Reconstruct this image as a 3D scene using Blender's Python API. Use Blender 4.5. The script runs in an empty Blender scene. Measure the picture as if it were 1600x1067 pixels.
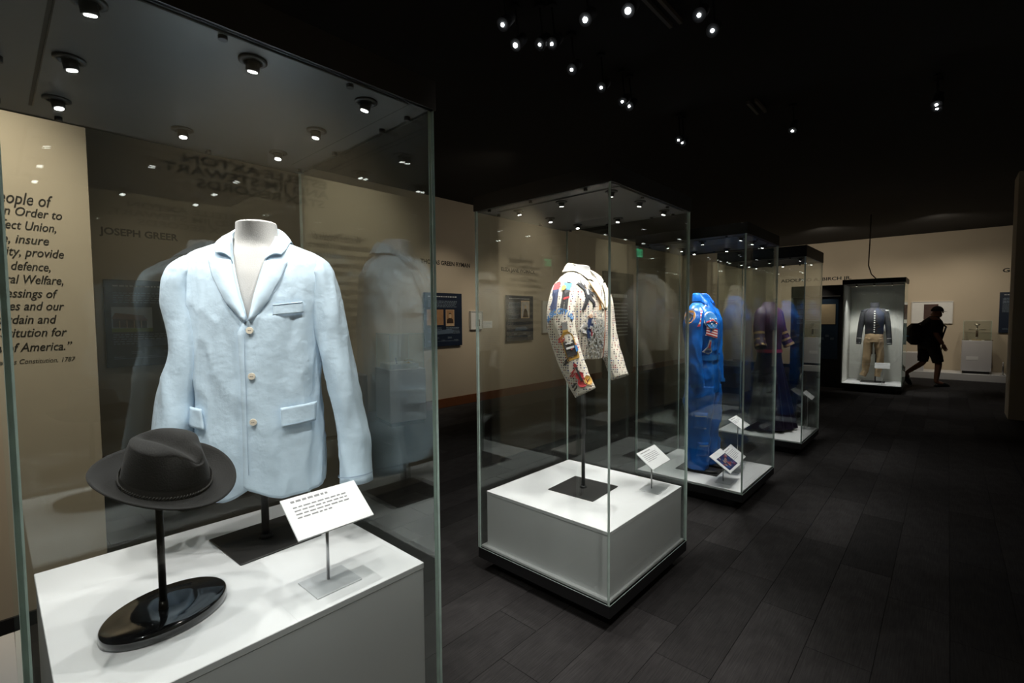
import bpy, bmesh, math, random
from math import sin, cos, pi, radians as R
from mathutils import Vector, Matrix, noise
from mathutils.geometry import tessellate_polygon
random.seed(7)
SC = bpy.context.scene
COL = SC.collection

# ------------------------------------------------------------------ camera, world, exposure
YAW, PITCH, ROLL, FPX, CAMZ = R(42.395), R(-2.936), R(-0.431), 746.29, 1.5416
fwd = Vector((cos(YAW)*cos(PITCH), sin(YAW)*cos(PITCH), sin(PITCH)))
rgt = Vector((sin(YAW), -cos(YAW), 0)); upv = rgt.cross(fwd)
r2 = cos(ROLL)*rgt + sin(ROLL)*upv; u2 = -sin(ROLL)*rgt + cos(ROLL)*upv
cam = bpy.data.objects.new('camera', bpy.data.cameras.new('camera')); COL.objects.link(cam)
cam.data.sensor_width = 36; cam.data.lens = FPX/1600*36; cam.data.clip_start = .05
M3 = Matrix((r2, u2, -fwd)).transposed().to_4x4(); M3.translation = (0, 0, CAMZ); cam.matrix_world = M3
SC.camera = cam
wd = bpy.data.worlds.new('world'); SC.world = wd; wd.use_nodes = True
wd.node_tree.nodes['Background'].inputs[0].default_value = (.9, .95, 1, 1)
wd.node_tree.nodes['Background'].inputs[1].default_value = .0015
SC.view_settings.view_transform = 'Standard'; SC.view_settings.look = 'None'
SC.view_settings.gamma = 1; SC.view_settings.exposure = 0.0; SC.view_settings.use_curve_mapping = False
SC.cycles.transparent_max_bounces = 64; SC.cycles.max_bounces = 10; SC.cycles.glossy_bounces = 6
SC.cycles.sample_clamp_indirect = 4

CASE_W, CASE_K, WALL_K, FLOOR_K = 20.0, 1.0, 1.0, 1.0     # watts per case downlight and multipliers
COOL, NEUTRAL, WARM = (.90, .96, 1.0), (1, .97, .93), (1, .87, .69)

def spot(loc, tgt, power, deg=50, blend=.6, col=NEUTRAL, rad=.02, parent=None, name='spot_lamp'):
    l = bpy.data.lights.new(name, 'SPOT'); l.energy = power; l.spot_size = R(deg); l.spot_blend = blend
    l.color = col; l.shadow_soft_size = rad
    o = bpy.data.objects.new(name, l); COL.objects.link(o)
    o.location = loc; o.rotation_euler = (Vector(tgt)-Vector(loc)).to_track_quat('-Z', 'Y').to_euler()
    if parent: o.parent = parent
    return o

# ------------------------------------------------------------------ materials
MATS = {}
def mat(name, col, rough=.6, metal=0., var=.06, scale=20., bump=0., bscale=200., bdetail=2., bdist=.002, emit=0, coat=0, sheen=0, spec=.5):
    if name in MATS: return MATS[name]
    m = bpy.data.materials.new(name); m.use_nodes = True; MATS[name] = m
    nt = m.node_tree; n = nt.nodes; L = nt.links; b = n['Principled BSDF']
    tc = n.new('ShaderNodeTexCoord'); nz = n.new('ShaderNodeTexNoise'); nz.inputs['Scale'].default_value = scale
    L.new(tc.outputs['Object'], nz.inputs['Vector'])
    mx = n.new('ShaderNodeMix'); mx.data_type = 'RGBA'
    mx.inputs[6].default_value = tuple(max(0, c*(1-var)) for c in col)+(1,)
    mx.inputs[7].default_value = tuple(min(1, c*(1+var)) for c in col)+(1,)
    L.new(nz.outputs['Fac'], mx.inputs[0]); L.new(mx.outputs[2], b.inputs['Base Color'])
    b.inputs['Roughness'].default_value = rough; b.inputs['Metallic'].default_value = metal
    b.inputs['Specular IOR Level'].default_value = spec
    if coat: b.inputs['Coat Weight'].default_value = coat; b.inputs['Coat Roughness'].default_value = .08
    if sheen: b.inputs['Sheen Weight'].default_value = sheen
    if bump:
        bn = n.new('ShaderNodeTexNoise'); bn.inputs['Scale'].default_value = bscale; bn.inputs['Detail'].default_value = bdetail
        L.new(tc.outputs['Object'], bn.inputs['Vector'])
        bp = n.new('ShaderNodeBump'); bp.inputs['Strength'].default_value = bump; bp.inputs['Distance'].default_value = bdist
        L.new(bn.outputs['Fac'], bp.inputs['Height']); L.new(bp.outputs['Normal'], b.inputs['Normal'])
    if emit:
        L.new(mx.outputs[2], b.inputs['Emission Color']); b.inputs['Emission Strength'].default_value = emit
    return m

def glass_mat():
    m = bpy.data.materials.new('clear_glass'); m.use_nodes = True; nt = m.node_tree; n = nt.nodes; L = nt.links
    n.remove(n['Principled BSDF']); out = n['Material Output']
    lw = n.new('ShaderNodeLayerWeight'); lw.inputs['Blend'].default_value = .5
    pw = n.new('ShaderNodeMath'); pw.operation = 'POWER'; pw.inputs[1].default_value = 5
    ma = n.new('ShaderNodeMath'); ma.operation = 'MULTIPLY_ADD'; ma.inputs[1].default_value = .92; ma.inputs[2].default_value = .072
    tr = n.new('ShaderNodeBsdfTransparent'); tr.inputs[0].default_value = (.975, .99, .982, 1)
    gl = n.new('ShaderNodeBsdfGlossy'); gl.inputs['Roughness'].default_value = 0.0; gl.inputs[0].default_value = (.95, 1, .98, 1)
    mx = n.new('ShaderNodeMixShader')
    L.new(lw.outputs['Facing'], pw.inputs[0]); L.new(pw.outputs[0], ma.inputs[0]); L.new(ma.outputs[0], mx.inputs[0])
    L.new(tr.outputs[0], mx.inputs[1]); L.new(gl.outputs[0], mx.inputs[2]); L.new(mx.outputs[0], out.inputs[0])
    return m
GLASS = glass_mat()
EDGE = mat('green_glass_edge', (.62, .76, .70), .15, var=.2, scale=30, spec=.8)

def tile_mat():
    m = mat('carpet', (.060, .056, .056), .95, var=.35, scale=9, bump=.8, bscale=420, spec=.15)
    nt = m.node_tree; n = nt.nodes; L = nt.links; b = n['Principled BSDF']
    mx = [x for x in n if x.type == 'MIX'][0]
    oi = n.new('ShaderNodeObjectInfo'); hs = n.new('ShaderNodeHueSaturation')
    mr = n.new('ShaderNodeMapRange'); mr.inputs[3].default_value = .78; mr.inputs[4].default_value = 1.28
    L.new(oi.outputs['Random'], mr.inputs[0]); L.new(mr.outputs[0], hs.inputs['Value'])
    # fine streaks of the loop pile
    tc = n.new('ShaderNodeTexCoord'); mp = n.new('ShaderNodeMapping'); mp.inputs['Scale'].default_value = (6, 160, 1)
    ns = n.new('ShaderNodeTexNoise'); ns.inputs['Scale'].default_value = 1.2
    L.new(tc.outputs['Object'], mp.inputs[0]); L.new(mp.outputs[0], ns.inputs['Vector'])
    m2 = n.new('ShaderNodeMix'); m2.data_type = 'RGBA'; m2.blend_type = 'MULTIPLY'; m2.inputs[0].default_value = .7
    L.new(mx.outputs[2], m2.inputs[6]); L.new(ns.outputs['Fac'], m2.inputs[7])
    L.new(m2.outputs[2], hs.inputs['Color']); L.new(hs.outputs[0], b.inputs['Base Color'])
    return m

def dotted_mat():
    """cream cloth studded with rows of small dark, red and blue stones"""
    m = mat('studded_cream', (.72, .66, .56), .55, var=.05, bump=.3, bscale=300)
    nt = m.node_tree; n = nt.nodes; L = nt.links; b = n['Principled BSDF']
    mx = [x for x in n if x.type == 'MIX'][0]; tc = [x for x in n if x.type == 'TEX_COORD'][0]
    vo = n.new('ShaderNodeTexVoronoi'); vo.inputs['Scale'].default_value = 72; vo.inputs['Randomness'].default_value = .2
    L.new(tc.outputs['Object'], vo.inputs['Vector'])
    lt = n.new('ShaderNodeMath'); lt.operation = 'LESS_THAN'; lt.inputs[1].default_value = .34
    L.new(vo.outputs['Distance'], lt.inputs[0])
    cr = n.new('ShaderNodeValToRGB'); cr.color_ramp.interpolation = 'CONSTANT'
    e = cr.color_ramp.elements; e[0].color = (.05, .04, .05, 1); e[1].position = .45; e[1].color = (.25, .03, .03, 1)
    e2 = e.new(.7); e2.color = (.03, .06, .2, 1); e3 = e.new(.85); e3.color = (.3, .27, .22, 1)
    sp = n.new('ShaderNodeSeparateColor'); L.new(vo.outputs['Color'], sp.inputs[0]); L.new(sp.outputs[0], cr.inputs[0])
    m2 = n.new('ShaderNodeMix'); m2.data_type = 'RGBA'
    L.new(lt.outputs[0], m2.inputs[0]); L.new(mx.outputs[2], m2.inputs[6]); L.new(cr.outputs[0], m2.inputs[7])
    L.new(m2.outputs[2], b.inputs['Base Color'])
    return m

BLACK = mat('black_paint', (.012, .012, .013), .45)
SATIN = mat('dark_satin_metal', (.115, .113, .11), .40, metal=.2, scale=6, var=.12)
WHITE = mat('white_laminate', (.82, .83, .84), .45, var=.015, scale=4)
WALLM = mat('beige_wall_paint', (.52, .455, .355), .85, var=.04, scale=2.5, bump=.1, bscale=120)
CEIL = mat('black_ceiling', (.004, .004, .0045), .9)
WOOD = mat('brown_baseboard', (.16, .058, .022), .5, var=.2, scale=12)
STEEL = mat('brushed_steel', (.55, .55, .56), .3, metal=1)
INK = mat('black_ink', (.012, .011, .01), .6)
LENS = mat('lit_lens', (1, .98, .94), .3, var=0, emit=9)
BULB = mat('ceiling_spot_lens', (.92, .97, 1), .3, var=0, emit=40)
CARPET = tile_mat()
STUD = dotted_mat()

# ------------------------------------------------------------------ mesh helpers
class MB:
    def __init__(s): s.v = []; s.f = []; s.m = []; s.sm = []
    def face(s, idx, m=0, sm=False): s.f.append(tuple(idx)); s.m.append(m); s.sm.append(sm)
    def box(s, c, d, m=0, rz=0, mf=None):
        b = len(s.v); cx, cy, cz = c; x, y, z = d[0]/2, d[1]/2, d[2]/2
        for sx, sy, sz in ((-1,-1,-1),(1,-1,-1),(1,1,-1),(-1,1,-1),(-1,-1,1),(1,-1,1),(1,1,1),(-1,1,1)):
            px, py = sx*x, sy*y
            s.v.append((cx+px*cos(rz)-py*sin(rz), cy+px*sin(rz)+py*cos(rz), cz+sz*z))
        for k, q in enumerate(((3,2,1,0),(4,5,6,7),(0,1,5,4),(1,2,6,5),(2,3,7,6),(3,0,4,7))):
            s.face([b+i for i in q], mf[k] if mf else m)
        return s
    def bevbox(s, c, d, bv=.004, m=0):
        """box with chamfered edges"""
        b = len(s.v); x, y, z = (k/2 for k in d)
        rings = [(x-bv, y-bv, -z), (x, y, -z+bv), (x, y, z-bv), (x-bv, y-bv, z)]
        for rx, ry, rz in rings:
            g = bv
            for px, py in ((-rx+g,-ry),(rx-g,-ry),(rx,-ry+g),(rx,ry-g),(rx-g,ry),(-rx+g,ry),(-rx,ry-g),(-rx,-ry+g)):
                s.v.append((c[0]+px, c[1]+py, c[2]+rz))
        s.face([b+i for i in range(7,-1,-1)], m); s.face([b+24+i for i in range(8)], m)
        for r in range(3):
            for i in range(8):
                j = (i+1) % 8; s.face((b+r*8+i, b+r*8+j, b+r*8+8+j, b+r*8+8+i), m)
        return s
    def grid(s, fn, nu, nv, cu=False, cv=False, m=0, sm=True, skip=None):
        b = len(s.v); mu = nu if cu else nu+1; mv = nv if cv else nv+1
        for j in range(mv):
            for i in range(mu): s.v.append(tuple(fn(i/nu, j/nv)))
        for j in range(nv):
            for i in range(nu):
                if skip and skip((i+.5)/nu, (j+.5)/nv): continue
                i2 = (i+1) % mu; j2 = (j+1) % mv
                s.face((b+j*mu+i, b+j*mu+i2, b+j2*mu+i2, b+j2*mu+i), m, sm)
        return s
    def cyl(s, p0, p1, r0, r1=None, n=16, m=0, caps=True, sm=True):
        p0, p1 = Vector(p0), Vector(p1); r1 = r0 if r1 is None else r1
        t = (p1-p0).normalized(); a = t.orthogonal().normalized(); c = t.cross(a); b = len(s.v)
        for p, r in ((p0, r0), (p1, r1)):
            for i in range(n):
                w = 2*pi*i/n; s.v.append(tuple(p+(a*cos(w)+c*sin(w))*r))
        for i in range(n):
            j = (i+1) % n; s.face((b+i, b+j, b+n+j, b+n+i), m, sm)
        if caps: s.face([b+i for i in range(n-1,-1,-1)], m); s.face([b+n+i for i in range(n)], m)
        return s
    def lathe(s, prof, c=(0,0,0), n=32, m=0, sx=1, sy=1, sm=True, rz=0):
        b = len(s.v); k = len(prof)
        for r, z in prof:
            for i in range(n):
                w = 2*pi*i/n; x, y = r*cos(w)*sx, r*sin(w)*sy
                s.v.append((c[0]+x*cos(rz)-y*sin(rz), c[1]+x*sin(rz)+y*cos(rz), c[2]+z))
        for j in range(k-1):
            for i in range(n):
                i2 = (i+1) % n; s.face((b+j*n+i, b+j*n+i2, b+(j+1)*n+i2, b+(j+1)*n+i), m, sm)
        s.face([b+i for i in range(n-1,-1,-1)], m); s.face([b+(k-1)*n+i for i in range(n)], m)
        return s
    def poly(s, pts, m=0):
        """flat polygon (list of 3D points), any outline"""
        b = len(s.v); s.v += [tuple(p) for p in pts]
        for t in tessellate_polygon([[Vector(p) for p in pts]]): s.face([b+i for i in t], m)
        return s
    def slab(s, pts2, y0, y1, m=0):
        """outline in (x,z) extruded from y0 (front) to y1"""
        n = len(pts2); ar = sum(pts2[i][0]*pts2[(i+1) % n][1]-pts2[(i+1) % n][0]*pts2[i][1] for i in range(n))
        if ar < 0: pts2 = pts2[::-1]
        b = len(s.v)
        s.v += [(x, y0, z) for x, z in pts2]+[(x, y1, z) for x, z in pts2]
        for t in tessellate_polygon([[Vector((x, z, 0)) for x, z in pts2]]):
            t = tuple(t)
            p = [pts2[i] for i in t]; a = (p[1][0]-p[0][0])*(p[2][1]-p[0][1])-(p[2][0]-p[0][0])*(p[1][1]-p[0][1])
            if a < 0: t = t[::-1]
            s.face([b+i for i in t], m); s.face([b+n+i for i in t[::-1]], m)
        for i in range(n):
            j = (i+1) % n; s.face((b+i, b+n+i, b+n+j, b+j), m)
        return s
    def add_mesh(s, verts, faces, m=0):
        b = len(s.v); s.v += verts
        for f in faces: s.face([b+i for i in f], m)
        return s
    def mesh(s, name, mats):
        me = bpy.data.meshes.new(name); me.from_pydata(s.v, [], s.f)
        for x in (mats if isinstance(mats, (list, tuple)) else [mats]): me.materials.append(x)
        me.polygons.foreach_set('material_index', s.m); me.polygons.foreach_set('use_smooth', s.sm); me.update()
        return me
    def build(s, name, mats, parent=None, loc=None):
        root = parent
        while root is not None and root.parent is not None: root = root.parent
        if root is not None and 'zb' in root: # garments are laid out in absolute heights
            zb = root['zb']; s.v = [(x, y, z-zb) for x, y, z in s.v]
        o = bpy.data.objects.new(name, s.mesh(name, mats)); COL.objects.link(o)
        if parent is not None: o.parent = parent
        if loc: o.location = loc
        return o

def tag(o, label, cat=None, group=None, kind=None):
    o['label'] = label
    if cat: o['category'] = cat
    if group: o['group'] = group
    if kind: o['kind'] = kind
    return o
def thing(name, label, cat, loc=(0,0,0), face=270, group=None, absz=False):
    o = bpy.data.objects.new(name, None); COL.objects.link(o); o.empty_display_size = .1
    o.location = loc; o.rotation_euler = (0, 0, R(face-270))
    if absz: o['zb'] = loc[2]
    return tag(o, label, cat, group)
def struct(o, label=None):
    o['kind'] = 'structure'
    if label: o['label'] = label
    return o
def copy_tree(o, parent=None):
    c = o.copy(); COL.objects.link(c); c.parent = parent
    for ch in list(o.children): copy_tree(ch, c)
    return c
def solid(o, t, off=-1):
    md = o.modifiers.new('thickness', 'SOLIDIFY'); md.thickness = t; md.offset = off; return o

_tx = {}
def text(body, size, align='LEFT', bold=0., shear=0., width=None, spacing=1.):
    """outline of a line of lettering as (verts2d, faces); x to the right, z up"""
    c = bpy.data.curves.new('t', 'FONT'); c.body = body; c.size = size; c.align_x = align; c.offset = bold
    c.shear = shear; c.space_character = spacing; c.resolution_u = 3
    o = bpy.data.objects.new('t', c); COL.objects.link(o)
    me = bpy.data.meshes.new_from_object(o.evaluated_get(bpy.context.evaluated_depsgraph_get()))
    v = [(p.co.x, p.co.y) for p in me.vertices]; f = [tuple(p.vertices) for p in me.polygons]
    bpy.data.objects.remove(o); bpy.data.curves.remove(c); bpy.data.meshes.remove(me)
    if width:
        x0 = min(p[0] for p in v); x1 = max(p[0] for p in v); k = width/(x1-x0)
        v = [((x-x0)*k, z) for x, z in v]
    return v, f
def put_text(mb, tx, x, y, z, m=0):
    return mb.add_mesh([(x+a, y, z+b) for a, b in tx[0]], tx[1], m)

def lines_of_print(mb, x0, x1, z1, n, dz, h, y, m=0, rag=.25, seed=1):
    rr = random.Random(seed)
    for i in range(n):
        xe = x1-(x1-x0)*rag*rr.random() if i % 4 == 3 else x1-(x1-x0)*.06*rr.random()
        x = x0; z = z1-i*dz
        while x < xe-.008:
            w = min(rr.uniform(.010, .035)*(x1-x0)*2.2, xe-x)
            mb.poly([(x, y, z), (x+w, y, z), (x+w, y, z+h), (x, y, z+h)], m); x += w+(x1-x0)*.018

# lettering first (cheap while the scene is empty)
TX = {}
for k, b, s_, bo, w in (('jg','JOSEPH GREER',.10,.003,.67), ('tgr','THOMAS GREEN RYMAN',.10,.003,1.085), ('ejw','ELIZA JANE WOMACK',.10,.003,1.02),
                    ('aab','ADOLPHO A. BIRCH JR.',.125,.003,1.72), ('geo','GEORGE',.13,.004,.66),
                    ('ax1','ESTELLE AXTON',.078,.002,.95), ('ax2','AND JIM STEWART,',.078,.002,1.11), ('ax3','STAX RECORDS',.078,.002,.86),
                    ('exit','EXIT',.16,.008,.19)):
    TX[k] = text(b, s_, bold=bo, width=w)
PRE = [('We the People of',.249,2.116,.085,.40), ('the United States, in Order to',.281,2.059,.062,.56), ('form a more perfect Union,',.256,1.992,.062,.49),
       ('establish Justice, insure',.227,1.924,.062,.45), ('domestic Tranquility, provide',.280,1.862,.062,.54), ('for the common defence,',.227,1.792,.062,.44),
       ('promote the general Welfare,',.272,1.726,.062,.53), ('and secure the Blessings of',.250,1.657,.062,.51), ('Liberty to ourselves and our',.271,1.594,.062,.53),
       ('Posterity, do ordain and',.240,1.527,.062,.46), ('establish this Constitution for',.276,1.461,.062,.57), ('the United States of America.\u201d',.293,1.388,.062,.57),
       ('United States Constitution, 1787',.303,1.327,.034,.36)]
PTX = [text(b, s_, bold=.0007 if s_ > .05 else .0, shear=.28, width=w) for b, x, z, s_, w in PRE]
TX['gr'] = text('GRACELAND', .03, width=.15, bold=.001)
TX['mc'] = text('MUSIC CITY USA', .03, width=.21, bold=.0014)

# ------------------------------------------------------------------ room shell
WY, FX, CZ = 6.36, 15.9, 3.55          # left wall, far wall, ceiling height
RY = -1.3                              # wall on the other side of the aisle
fl = struct(MB().box((7, 2.5, -.054), (20, 8.2, .1)).build('floor', CARPET), 'dark charcoal carpet floor')
# carpet planks: 1 m x 0.25 m, laid in staggered rows
pm = MB().bevbox((0, 0, -.002), (.998, .2485, .005), .001).mesh('carpet_plank', CARPET)
cells = []
for j in range(31):
    for i in range(-3, 18):
        x = i+.5+(j % 4)*.25; y = RY+.125+j*.25
        d = x*cos(YAW)+y*sin(YAW)
        if d > .2 and abs((x*rgt.x+y*rgt.y)/d) < 1.35 and x < FX-.5 and y < WY-.1: cells.append((d, x, y))
cells.sort()
for d, x, y in cells[:300]:
    o = bpy.data.objects.new('carpet_plank', pm); COL.objects.link(o); o.parent = fl; o.location = (x, y, 0)
far = MB()
for d, x, y in cells[300:]: far.box((x, y, -.002), (.998, .2485, .005))
tag(far.build('carpet_planks_beyond', CARPET, fl), 'carpet planks in the distance', kind='stuff')

struct(MB().box((7, 2.5, CZ+.05), (20, 8.2, .1)).build('ceiling', CEIL), 'black painted ceiling')
wl = struct(MB().box((7, WY+.06, CZ/2), (20, .12, CZ)).build('wall_left', WALLM), 'long beige wall with exhibit panels')
wb = struct(MB().box((FX+.06, 2.5, CZ/2), (.12, 8.2, CZ)).build('wall_back', WALLM), 'beige wall at the far end of the gallery')
wr = struct(MB().box((4.5, RY-.06, CZ/2), (15, .12, CZ)).build('wall_right', WALLM), 'beige wall across the aisle')
wn = struct(MB().box((-1.0, 3.46, CZ/2), (2.78, .12, CZ)).build('wall_center', WALLM), 'free-standing beige wall with the large preamble text')
pier = struct(MB().box((10.25, -.685-.31, CZ/2), (.6, .62, CZ)).build('wall_far_right', WALLM), 'dim beige wall pier at the right edge')
struct(MB().box((-2.9, 2.5, CZ/2), (.12, 8.2, CZ)).build('wall_front', WALLM))
struct(MB().box((7.0, WY-.012, .075), (19.8, .024, .15)).build('baseboard_left', WOOD), 'brown wooden baseboard')
struct(MB().box((FX-.012, 2.5, .05), (.024, 7.6, .10)).build('baseboard_back', BLACK), 'black baseboard of the far wall')
struct(MB().box((-1.0, 3.392, .035), (2.78, .016, .07)).build('baseboard_center', BLACK))

def lettering(parent, items, name='wall_lettering', rot=0, loc=(0,0,0), m=INK):
    mb = MB()
    for tx, x, z in items: put_text(mb, tx, x, 0, z)
    o = mb.build(name, m, parent); o.location = loc; o.rotation_euler = (0, 0, rot); return o
lettering(wl, [(TX['jg'], 0, 0)], loc=(.795, WY-.0015, 2.415))['label'] = 'black name lettering reading JOSEPH GREER'
lettering(wl, [(TX['tgr'], 0, 0)], loc=(4.775, WY-.0015, 2.43))['label'] = 'black name lettering reading THOMAS GREEN RYMAN'
lettering(wl, [(TX['ejw'], 0, 0)], loc=(6.672, WY-.0015, 2.43))['label'] = 'black name lettering reading ELIZA JANE WOMACK'
lettering(wb, [(TX['aab'], 0, 0)], rot=R(-90), loc=(FX-.0015, 3.70, 2.50))['label'] = 'black name lettering on the far wall'
lettering(wb, [(TX['geo'], 0, 0)], rot=R(-90), loc=(FX-.0015, -.90, 2.49))
lettering(wn, [(PTX[i], x-w, z) for i, (b, x, z, s_, w) in enumerate(PRE)], loc=(0, 3.3985, 0))['label'] = 'large dark calligraphic preamble text'
# mirrored in the glass: lettering and exit sign on the wall behind the photographer
lettering(wr, [(TX['ax1'], -1.83, 2.55), (TX['ax2'], -1.85, 2.475), (TX['ax3'], -1.81, 2.40)], rot=pi, loc=(0, RY+.0015, 0))
ex = thing('exit_sign', 'green lit exit sign seen mirrored in the glass of the second case', 'exit sign', (6.87, RY+.03, 2.43), 90)
MB().bevbox((0, 0, .09), (.30, .05, .2), .006).build('sign_box', mat('sign_box_dark', (.02, .05, .03), .5), ex)
put_text(MB(), TX['exit'], -.095, -.027, .035).build('sign_letters', mat('exit_green', (.05, .9, .4), .4, emit=1.0), ex)

# ------------------------------------------------------------------ display cases
H0, H1, HW, GT = .145, 2.162, .457, .012
def pane(parent, axis, sgn):
    """one sheet: big faces clear, narrow edges green"""
    mb = MB(); zc = (H0+H1)/2; h = H1-H0
    if axis == 'x': mb.box((sgn*(HW-GT/2), 0, zc), (GT, 2*(HW-GT)-.003, h), mf=[1, 1, 1, 0, 1, 0])
    else: mb.box((0, sgn*(HW-GT/2), zc), (2*HW, GT, h), mf=[1, 1, 0, 1, 0, 1])
    return mb.build('glass_pane', [GLASS, EDGE], parent)
LX, LY = (-.316, -.02, .28), (-.375, -.07, .235)
def make_case(label, cx, cy, lit=1., fascia=.085):
    c = thing('display_case', label, 'display case', (cx, cy, 0))
    MB().box((0, 0, .04), (.74, .74, .08)).build('toe_base', BLACK, c)
    MB().bevbox((0, 0, .1125), (2*HW, 2*HW, .065), .003).build('base_frame', BLACK, c)
    MB().box((0, 0, .151), (2*(HW-GT)-.004, 2*(HW-GT)-.004, .012)).build('deck', WHITE, c)
    for ax in 'xy':
        for s_ in (-1, 1): pane(c, ax, s_)
    MB().box((0, 0, H1+fascia/2), (2*HW+.01, 2*HW+.01, fascia), mf=[1,0,0,0,0,0]).build('canopy', [BLACK, SATIN], c)
    MB().bevbox((.008, -.0475, H1-.002), (.735, .795, .006), .002).build('light_panel', SATIN, c)
    MB().box((.008, -.0475, H1-.0003), (.75, .81, .0008)).build('panel_joint', BLACK, c)
    for k, (i, j) in enumerate((i, j) for i in range(3) for j in range(3) if not i == j == 1):
        x, y = LX[i], LY[j]
        tz = H1-.005
        dl = MB().lathe([(.031, 0), (.031, -.005), (.020, -.007), (.020, 0)], (x, y, tz), 24).build('downlight', BLACK, c)
        d = Vector((-x*.55, -y*.55, -1)).normalized(); p = Vector((x, y, tz-.004))
        MB().cyl(p, p+d*.022, .0150, .0150, 18).build('barrel', BLACK, dl)
        MB().cyl(p+d*.0222, p+d*.0235, .0105, .0105, 18).build('lens', LENS, dl)
        q = p+d*.028
        tx = -x*.75*.9; ty = -y*.9*.9
        spot(q, (x*.12, y*.12, .9), CASE_W*CASE_K*lit, 88, .95, NEUTRAL, .006, c, 'downlight_lamp')
    st = [(-.43, y) for y in (-.3, .05, .36)]+[(.43, y) for y in (-.36, -.22, .1, .40)]+[(x, -.43) for x in (-.1, .2)]+[(x, .41) for x in (-.3, .1)]
    for x, y in st: MB().cyl((x, y, H1), (x, y, H1-.013), .0095, n=12).build('stud', BLACK, c)
    return c
C1, C2, C3, C4 = (.4715, 1.616), (2.414, 1.620), (4.353, 1.600), (6.338, 1.590)
make_case('nearest glass display case, holding the pale blue jacket and black hat', *C1, lit=.72)
make_case('second glass display case in the row, holding the cream embroidered jacket', *C2, lit=1.2)
make_case('third glass display case in the row, holding the bright blue flight suit', *C3)
make_case('fourth glass display case in the row, holding the dark purple gown', *C4, lit=.6, fascia=.12)

def block(label, c, w, z0, z1):
    o = MB()
    t = thing('display_block', label, 'plinth', (c[0], c[1], z0))
    h = z1-z0
    o.box((0, 0, (h-.02)/2), (w-.004, w-.004, h-.02)).build('body', WHITE, t)
    MB().bevbox((0, 0, h-.0095), (w, w, .019), .0015).build('top_board', WHITE, t)
    return t
Z1, Z2, Z3 = .769, .490, .157
block('tall white block under the pale blue jacket and hat', (.479, 1.621), .836, Z3, Z1)
block('low white block under the cream embroidered jacket', (2.418, 1.612), .85, Z3, Z2)

def caption(label, x, y, zb, zc, w, h, tilt, yaw, nl=5, photo=False, seed=3):
    t = thing('caption_stand', label, 'caption stand', (x, y, zb), 270+math.degrees(yaw), 'white caption cards on thin rods')
    base = MB().bevbox((0, 0, .002), (min(.14, w*.6), .12, .004), .001).build('base', mat('frosted_acrylic', (.62, .64, .66), .3), t)
    hc = zc-zb
    MB().cyl((0, .012, .004), (0, .012, hc-.012), .0045, n=10).build('rod', STEEL, t)
    card = MB().bevbox((0, 0, 0), (w, h, .006), .001).build('card', mat('caption_card', (.86, .87, .88), .4, var=.01), t)
    card.location = (0, 0, hc); card.rotation_euler = (tilt, 0, 0)
    mb = MB()
    def flat(x0, y0, x1, y1, m): mb.poly([(x0, y0, .0036), (x1, y0, .0036), (x1, y1, .0036), (x0, y1, .0036)], m)
    if photo:
        flat(-w*.36, -h*.40, w*.44, h*.24, 1); rr = random.Random(4)
        for k in range(34):
            a, b = rr.uniform(-w*.35, w*.36), rr.uniform(-h*.39, h*.16)
            mb.poly([(a, b, .0039), (a+.016, b, .0039), (a+.016, b+.02, .0039), (a, b+.02, .0039)], 2+(k % 3))
        flat(-w*.04, -h*.3, w*.06, h*.05, 3)
        mats = [INK, mat('photo_navy', (.02, .03, .10), .4), mat('photo_blue', (.03, .10, .34), .4), mat('photo_skin', (.55, .36, .26), .4), mat('photo_red', (.35, .05, .05), .4)]
    else:
        rr = random.Random(seed); mats = [mat('grey_ink', (.24, .24, .25), .6)]
        for i in range(nl):
            y0 = h*(.36-.085*i-(.05 if i else 0)); x0 = -w*.40; xe = w*(.30 if i else .1)*(1 if i < nl-1 else .2)
            while x0 < xe:
                l = rr.uniform(.008, .02); flat(x0, y0, min(x0+l, xe), y0+h*(.030 if i else .05), 0); x0 += l+.004
    mb.build('print', mats, card)
    return t
caption('white caption card beside the black hat and pale blue jacket', .645, 1.318, Z1, .988, .228, .138, .629, .014)
caption('white caption card on the block under the embroidered jacket', 2.679, 1.293, Z2, .690, .256, .129, .641, .038, 6)
caption('caption card printed with a group photograph at the flight suit feet', 4.086, 1.34, Z3, .334, .302, .197, .598, .056, photo=True)
caption('white text card just behind the photograph card by the flight suit', 4.442, 1.378, Z3, .302, .30, .161, .625, .08, 7)
caption('white caption card on the tall rod behind the flight suit cards', 4.70, 1.417, Z3, .54, .247, .146, .565, .03, 4)
caption('white caption card in the case with the dark gown', 6.684, 1.224, Z3, .568, .26, .12, .683, .07, 4)

# ------------------------------------------------------------------ garments
def hermite(tab, z):
    n = len(tab)
    if z <= tab[0][0]: return tab[0][1:]
    if z >= tab[-1][0]: return tab[-1][1:]
    for i in range(n-1):
        if z <= tab[i+1][0]: break
    z0, z1 = tab[i][0], tab[i+1][0]; h = z1-z0; t = (z-z0)/h; out = []
    for c in range(1, len(tab[0])):
        p0, p1 = tab[i][c], tab[i+1][c]; s = (p1-p0)/h
        def sl(a, b): return 0 if a*b <= 0 else 2*a*b/(a+b)
        m0 = sl((p0-tab[i-1][c])/(z0-tab[i-1][0]), s) if i > 0 else s
        m1 = sl(s, (tab[i+2][c]-p1)/(tab[i+2][0]-z1)) if i+2 < n else s
        t2, t3 = t*t, t*t*t
        out.append((2*t3-3*t2+1)*p0+(t3-2*t2+t)*h*m0+(-2*t3+3*t2)*p1+(t3-t2)*h*m1)
    return out
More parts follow.
